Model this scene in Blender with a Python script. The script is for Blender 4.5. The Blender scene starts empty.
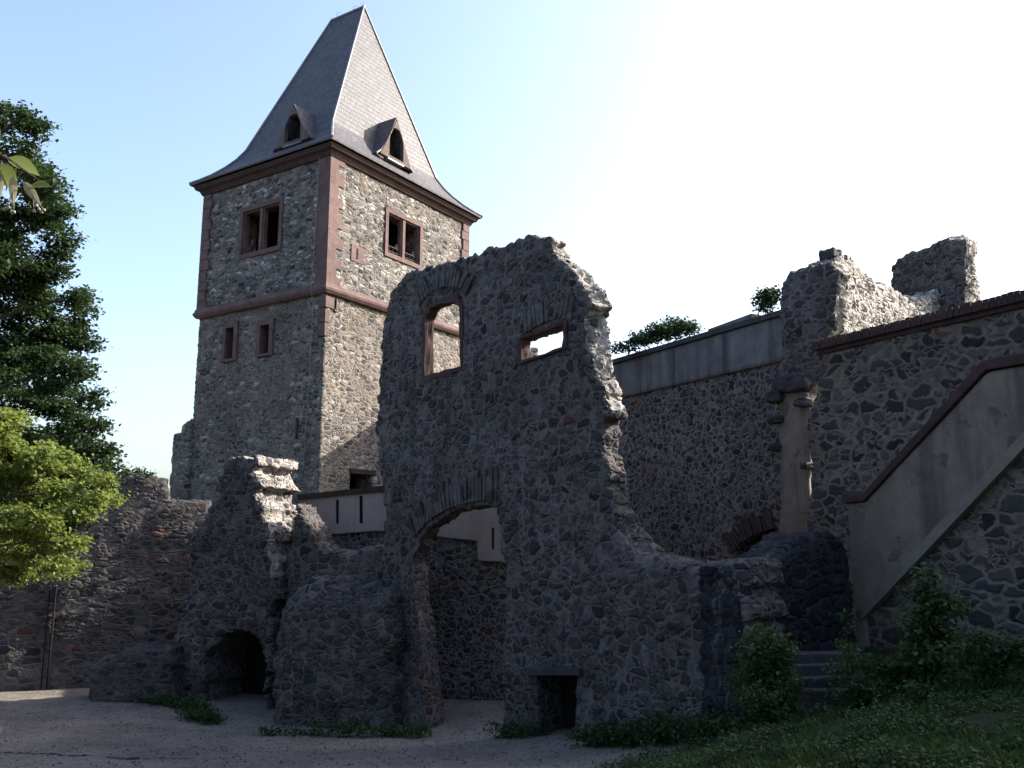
import bpy, bmesh, math, random
import numpy as np
from mathutils import Vector, noise

random.seed(7); RNG = np.random.default_rng(7)
scene = bpy.context.scene
COL = scene.collection
R = math.radians

# ------------------------------------------------------------------ camera, sky, sun, exposure
CAM_Z = 4.6; PITCH = R(10.1); FPX = 873.0
cam = bpy.data.cameras.new('camera'); camo = bpy.data.objects.new('camera', cam); COL.objects.link(camo)
camo.location = (0, 0, CAM_Z); camo.rotation_euler = (math.pi/2 + PITCH, 0, 0)
cam.sensor_width = 36; cam.lens = 36*FPX/1024; cam.clip_end = 3000; cam.clip_start = 0.05
scene.camera = camo
SUN_AZ, SUN_EL = R(69.5), R(31.5)          # azimuth from +Y towards +X
w = bpy.data.worlds.new('World'); scene.world = w; w.use_nodes = True
nt = w.node_tree; nt.nodes.clear()
sky = nt.nodes.new('ShaderNodeTexSky'); sky.sky_type = 'NISHITA'; sky.sun_disc = False
sky.sun_elevation = SUN_EL; sky.sun_rotation = SUN_AZ; sky.altitude = 200
sky.air_density = 1.0; sky.dust_density = 4.2; sky.ozone_density = 1.3
bg = nt.nodes.new('ShaderNodeBackground'); bg.inputs[1].default_value = 0.15
wo = nt.nodes.new('ShaderNodeOutputWorld')
nt.links.new(sky.outputs[0], bg.inputs[0]); nt.links.new(bg.outputs[0], wo.inputs[0])
sd = bpy.data.lights.new('sun', 'SUN'); sd.energy = 4.8; sd.angle = R(0.5); sd.color = (1.0, 0.93, 0.82)
so = bpy.data.objects.new('sun', sd); COL.objects.link(so)
S = Vector((math.sin(SUN_AZ)*math.cos(SUN_EL), math.cos(SUN_AZ)*math.cos(SUN_EL), math.sin(SUN_EL)))
so.rotation_euler = S.to_track_quat('Z', 'Y').to_euler(); so.location = (30, 10, 40)
scene.view_settings.view_transform = 'Standard'; scene.view_settings.look = 'None'
scene.view_settings.gamma = 1.0; scene.view_settings.use_curve_mapping = False
scene.view_settings.exposure = 1.5
scene.render.engine = 'CYCLES'
scene.cycles.max_bounces = 6; scene.cycles.transparent_max_bounces = 8

# ------------------------------------------------------------------ survey helpers (pixel ray met with a real plane)
def ray(x, y):
    cx = (x-512)/FPX; cy = -(y-384)/FPX
    return np.array([cx, math.cos(PITCH)-cy*math.sin(PITCH), math.sin(PITCH)+cy*math.cos(PITCH)])
def hit(x, y, p0, d):
    n = np.array([-d[1], d[0]]); r = ray(x, y); p0 = np.array(p0, float)
    t = np.dot(n, p0)/np.dot(n, r[:2]); q = r*t
    return float(np.dot(q[:2]-p0, d)), float(q[2]+CAM_Z)
def at(x, y, dep):
    r = ray(x, y); q = r*(dep/r[1]); return Vector((q[0], q[1], q[2]+CAM_Z))
def unit(v): v = np.array(v, float); return v/np.linalg.norm(v)

# ------------------------------------------------------------------ materials
class NT:
    def __init__(s, mat):
        mat.use_nodes = True; s.t = mat.node_tree; s.t.nodes.clear()
    def n(s, kind, **kw):
        nd = s.t.nodes.new(kind)
        for k, v in kw.items():
            if k.startswith('i_'):
                key = k[2:]; key = int(key) if key.isdigit() else key
                nd.inputs[key].default_value = v
            else: setattr(nd, k, v)
        return nd
    def l(s, a, b): s.t.links.new(a, b)
    def math(s, op, a, b=None, clamp=False):
        nd = s.t.nodes.new('ShaderNodeMath'); nd.operation = op; nd.use_clamp = clamp
        for i, v in enumerate((a, b)):
            if v is None: continue
            if isinstance(v, (int, float)): nd.inputs[i].default_value = v
            else: s.l(v, nd.inputs[i])
        return nd.outputs[0]
    def maprange(s, v, a, b, c=0.0, d=1.0, smooth=True):
        nd = s.t.nodes.new('ShaderNodeMapRange')
        if smooth: nd.interpolation_type = 'SMOOTHSTEP'
        s.l(v, nd.inputs[0])
        for i, x in zip((1, 2, 3, 4), (a, b, c, d)): nd.inputs[i].default_value = x
        return nd.outputs[0]
    def mix(s, f, a, b, mode='MIX'):
        nd = s.t.nodes.new('ShaderNodeMix'); nd.data_type = 'RGBA'; nd.blend_type = mode
        if isinstance(f, (int, float)): nd.inputs[0].default_value = f
        else: s.l(f, nd.inputs[0])
        for i, v in ((6, a), (7, b)):
            if isinstance(v, (tuple, list)): nd.inputs[i].default_value = (*v[:3], 1)
            else: s.l(v, nd.inputs[i])
        return nd.outputs[2]
    def mixf(s, f, a, b):
        nd = s.t.nodes.new('ShaderNodeMix'); nd.data_type = 'FLOAT'; s.l(f, nd.inputs[0])
        for i, v in ((2, a), (3, b)):
            if isinstance(v, (int, float)): nd.inputs[i].default_value = v
            else: s.l(v, nd.inputs[i])
        return nd.outputs[0]
    def noise(s, vec, scale, detail=4, rough=.55, dist=0):
        nd = s.n('ShaderNodeTexNoise'); nd.inputs['Scale'].default_value = scale
        nd.inputs['Detail'].default_value = detail; nd.inputs['Roughness'].default_value = rough
        nd.inputs['Distortion'].default_value = dist
        s.l(vec, nd.inputs['Vector']); return nd
    def ramp(s, fac, stops, const=False):
        nd = s.n('ShaderNodeValToRGB'); cr = nd.color_ramp
        if const: cr.interpolation = 'CONSTANT'
        while len(cr.elements) < len(stops): cr.elements.new(1)
        for e, (p, c) in zip(cr.elements, stops): e.position = p; e.color = (*c, 1)
        s.l(fac, nd.inputs[0]); return nd.outputs[0]

def masonry(name, size, palette, mortar, mw=0.07, disp=.035, smear=0.5, drips=0.0, size2=None, big=.55,
            patch=None, distort=.10, dripcol=(.03, .03, .035), dript=.5):
    """Rubble masonry: irregular stones of two size classes in mortar, truly displaced."""
    m = bpy.data.materials.new(name); T = NT(m)
    tc = T.n('ShaderNodeTexCoord'); P = tc.outputs['Object']
    nz = T.noise(P, 3.2, 2)
    sub = T.n('ShaderNodeVectorMath', operation='SUBTRACT'); T.l(nz.outputs['Color'], sub.inputs[0]); sub.inputs[1].default_value = (.5, .5, .5)
    sc = T.n('ShaderNodeVectorMath', operation='SCALE'); T.l(sub.outputs[0], sc.inputs[0]); sc.inputs['Scale'].default_value = distort*2.4
    ad = T.n('ShaderNodeVectorMath', operation='ADD'); T.l(P, ad.inputs[0]); T.l(sc.outputs[0], ad.inputs[1])
    def vor(sz):
        mp = T.n('ShaderNodeVectorMath', operation='MULTIPLY'); T.l(ad.outputs[0], mp.inputs[0])
        mp.inputs[1].default_value = (1/sz[0], 1/sz[1], 1/sz[2])
        e = T.n('ShaderNodeTexVoronoi', feature='DISTANCE_TO_EDGE'); f = T.n('ShaderNodeTexVoronoi', feature='F1')
        for v in (e, f):
            v.inputs['Scale'].default_value = 1; v.inputs['Randomness'].default_value = .80; T.l(mp.outputs[0], v.inputs['Vector'])
        return e.outputs['Distance'], f.outputs['Color']
    e1, c1 = vor(size)
    e2, c2 = vor(size2 or tuple(s*.5 for s in size))
    big_n = T.noise(P, 1.7, 2)
    sel = T.maprange(big_n.outputs['Fac'], big-.01, big+.01)
    e = T.mixf(sel, e1, e2); c = T.mix(sel, c1, c2)
    sep = T.n('ShaderNodeSeparateColor'); T.l(c, sep.inputs[0])
    # weathering: in places the mortar smears over the stones
    sm = T.noise(P, .55, 5, .65)
    smf = T.maprange(sm.outputs['Fac'], .35, .72)
    lo = T.math('MULTIPLY', smf, mw*smear*3.0); lo = T.math('ADD', lo, mw*.45)
    hi = T.math('ADD', lo, mw*.9)
    mr = T.n('ShaderNodeMapRange'); mr.interpolation_type = 'SMOOTHSTEP'; T.l(e, mr.inputs[0]); T.l(lo, mr.inputs[1]); T.l(hi, mr.inputs[2])
    mask = mr.outputs[0]
    fine = T.noise(P, 22, 6, .7); med = T.noise(P, 6, 4, .6); lrg = T.noise(P, .35, 4, .6)
    stone = T.ramp(sep.outputs[0], palette, True)
    bri = T.maprange(sep.outputs[1], 0, 1, .6, 1.45, False)
    vm = T.n('ShaderNodeVectorMath', operation='SCALE'); T.l(stone, vm.inputs[0]); T.l(bri, vm.inputs['Scale'])
    fmul = T.maprange(fine.outputs['Fac'], .25, .75, .62, 1.4, False)
    vm2 = T.n('ShaderNodeVectorMath', operation='SCALE'); T.l(vm.outputs[0], vm2.inputs[0]); T.l(fmul, vm2.inputs['Scale'])
    mmul = T.maprange(med.outputs['Fac'], .3, .7, .68, 1.25, False)
    mo = T.n('ShaderNodeVectorMath', operation='SCALE'); mo.inputs[0].default_value = mortar; T.l(mmul, mo.inputs['Scale'])
    col = T.mix(mask, mo.outputs[0], vm2.outputs[0])
    lm = T.maprange(lrg.outputs['Fac'], .3, .7, .72, 1.22, False)
    vm3 = T.n('ShaderNodeVectorMath', operation='SCALE'); T.l(col, vm3.inputs[0]); T.l(lm, vm3.inputs['Scale'])
    col = vm3.outputs[0]
    if patch:                                   # (colour, threshold): remains of render / red sandstone dust
        pn = T.noise(P, .42, 6, .68); pf = T.maprange(pn.outputs['Fac'], patch[1], patch[1]+.08)
        pf = T.math('MULTIPLY', pf, T.maprange(med.outputs['Fac'], .35, .6, .35, .95))
        col = T.mix(pf, col, patch[0])
    if drips:                                   # vertical run-off stains
        mp = T.n('ShaderNodeVectorMath', operation='MULTIPLY'); T.l(P, mp.inputs[0]); mp.inputs[1].default_value = (3.2, 3.2, .22)
        dn = T.noise(mp.outputs[0], 1, 5, .6); df = T.maprange(dn.outputs['Fac'], dript, dript+.15, 0, drips)
        col = T.mix(df, col, dripcol)
    b = T.n('ShaderNodeBsdfPrincipled'); T.l(col, b.inputs['Base Color']); b.inputs['Roughness'].default_value = .93
    b.inputs['Specular IOR Level'].default_value = .2
    prof = T.math('MULTIPLY', T.maprange(e, 0, .24, 0, 1), T.maprange(sep.outputs[2], 0, 1, .45, 1.15, False))
    h = T.math('MULTIPLY', prof, disp); h = T.math('MULTIPLY', h, T.maprange(smf, 0, 1, 1, .45, False))
    h = T.math('ADD', h, T.math('MULTIPLY', T.math('SUBTRACT', med.outputs['Fac'], .5), disp*.9))
    h = T.math('ADD', h, T.math('MULTIPLY', T.math('SUBTRACT', fine.outputs['Fac'], .5), disp*.42))
    dn = T.n('ShaderNodeDisplacement'); dn.inputs['Midlevel'].default_value = disp*.35; dn.inputs['Scale'].default_value = 1; T.l(h, dn.inputs['Height'])
    o = T.n('ShaderNodeOutputMaterial'); T.l(b.outputs[0], o.inputs[0]); T.l(dn.outputs[0], o.inputs['Displacement'])
    m.displacement_method = 'BOTH'
    return m

def rough_mat(name, c1, c2, scale=6, bump=.02, rough=.9, streak=None, fine=40, spots=None):
    m = bpy.data.materials.new(name); T = NT(m)
    P = T.n('ShaderNodeTexCoord').outputs['Object']
    a = T.noise(P, scale, 6, .65); f = T.noise(P, fine, 4, .7); g = T.noise(P, scale*.15, 3)
    k = T.math('ADD', T.math('MULTIPLY', a.outputs['Fac'], .6), T.math('MULTIPLY', g.outputs['Fac'], .4))
    col = T.mix(T.maprange(k, .36, .64), c1, c2)
    if streak:
        mp = T.n('ShaderNodeVectorMath', operation='MULTIPLY'); T.l(P, mp.inputs[0]); mp.inputs[1].default_value = (streak[2], streak[2], .18)
        s = T.noise(mp.outputs[0], 1, 6, .65); col = T.mix(T.maprange(s.outputs['Fac'], .44, .66, 0, streak[1]), col, streak[0])
    if spots:
        s = T.noise(P, spots[2], 5, .7); col = T.mix(T.maprange(s.outputs['Fac'], spots[1], spots[1]+.06, 0, .85), col, spots[0])
    col = T.mix(T.maprange(f.outputs['Fac'], .3, .7, .0, .35), col, tuple(x*.5 for x in c1))
    b = T.n('ShaderNodeBsdfPrincipled'); T.l(col, b.inputs['Base Color']); b.inputs['Roughness'].default_value = rough
    b.inputs['Specular IOR Level'].default_value = .25
    h = T.math('ADD', T.math('MULTIPLY', a.outputs['Fac'], bump), T.math('MULTIPLY', f.outputs['Fac'], bump*.35))
    bp = T.n('ShaderNodeBump'); bp.inputs['Distance'].default_value = 1; T.l(h, bp.inputs['Height']); T.l(bp.outputs[0], b.inputs['Normal'])
    o = T.n('ShaderNodeOutputMaterial'); T.l(b.outputs[0], o.inputs[0])
    return m

def leaf_mat(name, c1, c2, trans=.35, tcol=None):
    m = bpy.data.materials.new(name); T = NT(m)
    g = T.n('ShaderNodeNewGeometry'); P = T.n('ShaderNodeTexCoord').outputs['Object']
    n1 = T.noise(P, 1.1, 3)
    k = T.math('ADD', T.math('MULTIPLY', g.outputs['Random Per Island'], .6), T.math('MULTIPLY', n1.outputs['Fac'], .4))
    col = T.mix(k, c1, c2)
    d = T.n('ShaderNodeBsdfPrincipled'); T.l(col, d.inputs['Base Color']); d.inputs['Roughness'].default_value = .55; d.inputs['Specular IOR Level'].default_value = .3
    t = T.n('ShaderNodeBsdfTranslucent'); tc = T.mix(.6, col, tcol or tuple(x*1.3 for x in c2)); T.l(tc, t.inputs[0])
    mx = T.n('ShaderNodeMixShader', i_0=trans); T.l(d.outputs[0], mx.inputs[1]); T.l(t.outputs[0], mx.inputs[2])
    o = T.n('ShaderNodeOutputMaterial'); T.l(mx.outputs[0], o.inputs[0]); return m

BAS = (.046, .044, .046); BAS2 = (.068, .063, .063); BAS3 = (.031, .030, .033); RED = (.10, .05, .042); GRN = (.042, .047, .043)
M_ruin = masonry('ruin_rubble', (.31, .28, .19), [(0, (.050, .047, .049)), (.25, (.070, .065, .064)), (.5, (.032, .031, .034)), (.64, GRN), (.8, (.066, .062, .062)), (.975, (.08, .046, .042))],
                 (.118, .104, .102), mw=.065, disp=.055, smear=.42, drips=.4)
M_small = masonry('small_cobble_rubble', (.21, .21, .165), [(0, BAS), (.35, BAS2), (.6, BAS3), (.85, GRN), (.96, RED)],
                  (.150, .132, .126), mw=.08, disp=.04, smear=.12, size2=(.30, .25, .21))
M_stain = masonry('black_stained_rubble', (.36, .32, .21), [(0, (.014, .015, .020)), (.5, (.022, .022, .027)), (.8, (.010, .011, .015))],
                  (.034, .033, .037), mw=.06, disp=.055, smear=.3, drips=.55, dripcol=(.16, .155, .165), dript=.60)
M_flat = masonry('flat_slab_rubble', (.42, .34, .21), [(0, BAS3), (.3, BAS), (.6, BAS2), (.85, (.06, .052, .048)), (.96, RED)],
                 (.078, .070, .068), mw=.08, disp=.04, smear=.25, patch=((.10, .086, .078), .62), distort=.06)
M_gable = masonry('buttered_rubble', (.42, .35, .22), [(0, BAS), (.35, BAS2), (.6, (.072, .066, .064)), (.8, BAS3), (.975, RED)],
                  (.150, .126, .106), mw=.085, disp=.035, smear=.14, patch=((.135, .115, .096), .60))
M_tower = masonry('tower_rubble', (.40, .28, .16), [(0, (.065, .064, .064)), (.2, (.17, .163, .155)), (.48, (.034, .034, .038)), (.62, (.26, .25, .24)), (.80, (.11, .10, .09)), (.97, (.12, .075, .062))],
                  (.135, .121, .106), mw=.07, disp=.045, smear=.35)
M_tower_low = masonry('tower_lower_rubble', (.34, .28, .15), [(0, (.068, .065, .064)), (.3, (.13, .118, .106)), (.58, (.04, .04, .043)), (.72, (.20, .188, .172)), (.92, (.12, .08, .065))],
                  (.155, .135, .115), mw=.10, disp=.035, smear=.45, patch=((.155, .135, .115), .58))
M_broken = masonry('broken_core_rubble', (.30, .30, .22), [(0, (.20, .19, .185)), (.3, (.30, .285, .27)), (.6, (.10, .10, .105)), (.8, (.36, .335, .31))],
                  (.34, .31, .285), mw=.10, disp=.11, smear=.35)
M_core_lit = masonry('broken_core_sunlit', (.34, .30, .22), [(0, (.17, .16, .15)), (.3, (.25, .23, .215)), (.55, (.07, .07, .075)), (.75, (.31, .285, .26))],  # pale exposed core, also standing in for sunlight on the broken ends
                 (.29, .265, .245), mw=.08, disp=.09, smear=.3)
M_sand = rough_mat('red_sandstone', (.096, .062, .060), (.155, .102, .096), 3.5, .012, spots=((.075, .047, .042), .58, 1.7))
M_sand_dark = rough_mat('dark_red_sandstone', (.040, .024, .024), (.07, .042, .040), 4, .015)
M_gab = rough_mat('weathered_gable_stone', (.085, .062, .055), (.14, .11, .098), 5, .012)
M_ledge = rough_mat('pale_ledge_plaster', (.155, .135, .118), (.225, .195, .17), 3, .02)
M_plaster = rough_mat('lime_plaster', (.15, .127, .107), (.235, .20, .168), 2.0, .03, streak=((.075, .064, .056), .8, 1.5), spots=((.085, .07, .058), .56, 1.1))
M_white = rough_mat('pale_plaster', (.24, .21, .205), (.28, .25, .24), 3, .008, streak=((.17, .15, .145), .5, 1.6))
M_concrete = rough_mat('grey_render_band', (.10, .098, .105), (.17, .165, .172), 2.2, .01, streak=((.038, .035, .038), .85, 2.4))
M_wood = rough_mat('dark_timber', (.025, .018, .016), (.045, .035, .03), 9, .01)
M_dark = rough_mat('opening_shade_and_pipe', (.006, .0055, .006), (.014, .012, .012), 9, .01)  # near-black: shade painted inside openings, and the drain pipe's own colour
M_iron = rough_mat('wrought_iron', (.03, .027, .027), (.06, .055, .05), 9, .003, rough=.6)
M_lead = rough_mat('lead_flashing', (.12, .12, .145), (.22, .225, .26), 6, .004, rough=.45)
M_brick = rough_mat('orange_brick', (.14, .06, .03), (.22, .10, .045), 7, .02)
M_bark = rough_mat('tree_bark', (.03, .025, .02), (.07, .058, .046), 12, .03)
M_step = rough_mat('worn_step_stone', (.035, .035, .04), (.065, .062, .065), 5, .02)
M_wire = rough_mat('conductor_wire', (.16, .16, .17), (.24, .24, .24), 9, .001, rough=.5)
L_dark = leaf_mat('dark_leaves', (.010, .024, .009), (.030, .054, .018), .25, (.06, .11, .025))
L_lime = leaf_mat('yellow_green_leaves', (.050, .078, .018), (.16, .20, .055), .45, (.27, .33, .06))
L_bush = leaf_mat('bush_leaves', (.020, .042, .013), (.058, .088, .026), .35)
L_bushtip = leaf_mat('fresh_bush_leaves', (.05, .085, .025), (.09, .13, .035), .35)
L_ivy = leaf_mat('ivy_leaves', (.016, .034, .014), (.035, .065, .022), .3)
L_weed = leaf_mat('weed_leaves', (.014, .034, .009), (.042, .074, .020), .3)
L_grass = leaf_mat('grass_blades', (.022, .046, .010), (.070, .110, .026), .35)
L_twig = leaf_mat('lime_leaves', (.07, .10, .02), (.14, .16, .04), .5, (.32, .34, .06))
L_bract = leaf_mat('lime_bracts', (.20, .19, .12), (.27, .25, .17), .5, (.3, .28, .16))
L_flower = leaf_mat('lime_buds', (.24, .24, .18), (.32, .31, .23), .2)

# slate roof material (UV: u along the course, v up the slope)
def slate_mat():
    m = bpy.data.materials.new('roof_slate'); T = NT(m)
    uv = T.n('ShaderNodeUVMap').outputs[0]; P = T.n('ShaderNodeTexCoord').outputs['Object']
    nn = T.noise(P, 2.5, 3); sb = T.n('ShaderNodeVectorMath', operation='SCALE'); T.l(nn.outputs['Color'], sb.inputs[0]); sb.inputs['Scale'].default_value = .07
    ad = T.n('ShaderNodeVectorMath', operation='ADD'); T.l(uv, ad.inputs[0]); T.l(sb.outputs[0], ad.inputs[1])
    br = T.n('ShaderNodeTexBrick'); T.l(ad.outputs[0], br.inputs['Vector'])
    br.inputs['Scale'].default_value = 1; br.inputs['Brick Width'].default_value = .31; br.inputs['Row Height'].default_value = .23
    br.inputs['Mortar Size'].default_value = .02; br.inputs['Mortar Smooth'].default_value = .3
    br.inputs['Color1'].default_value = (.022, .022, .032, 1); br.inputs['Color2'].default_value = (.066, .062, .078, 1); br.inputs['Mortar'].default_value = (.012, .012, .018, 1)
    f = T.noise(P, 18, 5, .7); g = T.noise(P, .8, 4, .6)
    col = T.mix(T.maprange(f.outputs['Fac'], .35, .7, 0, .5), br.outputs['Color'], (.09, .085, .09))
    col = T.mix(T.maprange(g.outputs['Fac'], .45, .7, 0, .45), col, (.045, .045, .042))
    b = T.n('ShaderNodeBsdfPrincipled'); T.l(col, b.inputs['Base Color']); b.inputs['Roughness'].default_value = .62
    sx = T.n('ShaderNodeSeparateXYZ'); T.l(ad.outputs[0], sx.inputs[0])
    saw = T.math('FRACT', T.math('DIVIDE', sx.outputs[1], .23))
    h = T.math('ADD', T.math('MULTIPLY', saw, -.04), T.math('MULTIPLY', br.outputs['Fac'], -.014))
    h = T.math('ADD', h, T.math('MULTIPLY', f.outputs['Fac'], .012))
    bp = T.n('ShaderNodeBump'); bp.inputs['Distance'].default_value = 1; T.l(h, bp.inputs['Height']); T.l(bp.outputs[0], b.inputs['Normal'])
    o = T.n('ShaderNodeOutputMaterial'); T.l(b.outputs[0], o.inputs[0]); return m
M_slate = slate_mat()

# ------------------------------------------------------------------ object helpers
def obj(name, me, mat, parent=None):
    o = bpy.data.objects.new(name, me); COL.objects.link(o)
    if mat and not me.materials: me.materials.append(mat)
    if parent: o.parent = parent
    return o
def tag(o, label, cat, group=None):
    o['label'] = label; o['category'] = cat
    if group: o['group'] = group
    return o
def empty(name, loc, rz=0):
    o = bpy.data.objects.new(name, None); COL.objects.link(o); o.location = loc; o.rotation_euler = (0, 0, rz); return o
def mesh(name, v, f):
    me = bpy.data.meshes.new(name); me.from_pydata([tuple(map(float, p)) for p in v], [], f); me.update(); return me
class MB:
    def __init__(s): s.bm = bmesh.new()
    def box(s, a, b, bev=0, jit=0):
        x0, y0, z0 = (min(a[i], b[i]) for i in range(3)); x1, y1, z1 = (max(a[i], b[i]) for i in range(3))
        r = bmesh.ops.create_cube(s.bm, size=1)
        for v in r['verts']:
            v.co = Vector(((x0+x1)/2+v.co.x*(x1-x0), (y0+y1)/2+v.co.y*(y1-y0), (z0+z1)/2+v.co.z*(z1-z0)))
            if jit: v.co += Vector([random.uniform(-jit, jit) for _ in range(3)])
        if bev:
            ed = list({e for v in r['verts'] for e in v.link_edges})
            bmesh.ops.bevel(s.bm, geom=ed, offset=bev, segments=2, affect='EDGES')
        return s
    def prism(s, pts, fn, y0, y1):
        """polygon pts (u,z) extruded between y0 and y1, fn maps (u,y,z) to local"""
        a = [s.bm.verts.new(fn(u, y0, z)) for u, z in pts]; b = [s.bm.verts.new(fn(u, y1, z)) for u, z in pts]
        n = len(pts)
        s.bm.faces.new(a); s.bm.faces.new(b[::-1])
        for i in range(n): s.bm.faces.new((a[i], b[i], b[(i+1) % n], a[(i+1) % n]))
        return s
    def ring(s, outer, inner, fn, y0, y1):
        n = len(outer); V = []
        for pts in (outer, inner):
            V.append([s.bm.verts.new(fn(u, y0, z)) for u, z in pts]); V.append([s.bm.verts.new(fn(u, y1, z)) for u, z in pts])
        of, ob, inf, ib = V
        for i in range(n):
            j = (i+1) % n
            for q in ((of[i], of[j], inf[j], inf[i]), (ob[i], ib[i], ib[j], ob[j]), (of[i], ob[i], ob[j], of[j]), (inf[i], inf[j], ib[j], ib[i])):
                s.bm.faces.new(q)
        return s
    def tube(s, pts, r0, r1=None, n=8):
        r1 = r0 if r1 is None else r1; rings = []; N = len(pts); pts = [Vector(p) for p in pts]
        for i, p in enumerate(pts):
            t = (pts[min(i+1, N-1)]-pts[max(i-1, 0)]).normalized()
            ax = t.cross(Vector((0, 0, 1)) if abs(t.z) < .9 else Vector((1, 0, 0))).normalized(); ay = t.cross(ax)
            r = r0+(r1-r0)*i/(N-1)
            rings.append([s.bm.verts.new(p+(ax*math.cos(2*math.pi*k/n)+ay*math.sin(2*math.pi*k/n))*r) for k in range(n)])
        for a, b in zip(rings, rings[1:]):
            for k in range(n): s.bm.faces.new((a[k], a[(k+1) % n], b[(k+1) % n], b[k]))
        s.bm.faces.new(rings[0][::-1]); s.bm.faces.new(rings[-1]); return s
    def build(s, name, mat, parent=None, smooth=False):
        bmesh.ops.recalc_face_normals(s.bm, faces=s.bm.faces)
        me = bpy.data.meshes.new(name); s.bm.to_mesh(me); s.bm.free()
        if smooth: me.polygons.foreach_set('use_smooth', [True]*len(me.polygons))
        return obj(name, me, mat, parent)

def pip(px, py, poly):
    ins = np.zeros(px.shape, bool); n = len(poly)
    for i in range(n):
        x1, y1 = poly[i]; x2, y2 = poly[(i+1) % n]
        if y1 == y2: continue
        c = ((y1 > py) != (y2 > py)) & (px < (x2-x1)*(py-y1)/(y2-y1)+x1); ins ^= c
    return ins
def nearest(P, poly):
    best = np.full(len(P), 1e9); Q = P.copy(); n = len(poly)
    for i in range(n):
        a = np.array(poly[i]); b = np.array(poly[(i+1) % n]); ab = b-a; L = ab@ab
        if L < 1e-12: continue
        t = np.clip(((P-a)@ab)/L, 0, 1); q = a+t[:, None]*ab; d = np.hypot(*(P-q).T)
        k = d < best; best[k] = d[k]; Q[k] = q[k]
    return Q, best
def roughen(poly, amp, step=.06, zmin=.6, seed=0.0):
    out = []; n = len(poly)
    for i in range(n):
        a = Vector(poly[i]); b = Vector(poly[(i+1) % n]); L = (b-a).length; k = max(1, int(L/step))
        for j in range(k):
            p = a.lerp(b, j/k)
            if p.y > zmin:
                s1 = noise.noise_vector(Vector((p.x*2.3, p.y*2.3, seed)))*amp; s2 = noise.noise_vector(Vector((p.x*7, p.y*7, seed+9)))*amp*.7
                cl = noise.cell_vector(Vector((math.floor(p.x/.34), math.floor(p.y/.23), seed)))-Vector((.5, .5, .5))
                p = p+Vector((s1.x*.7+s2.x*.6+cl.x*amp*1.7, s1.y*.7+s2.y*.6+cl.y*amp*1.2))
            out.append((p.x, p.y))
    return out

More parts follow.
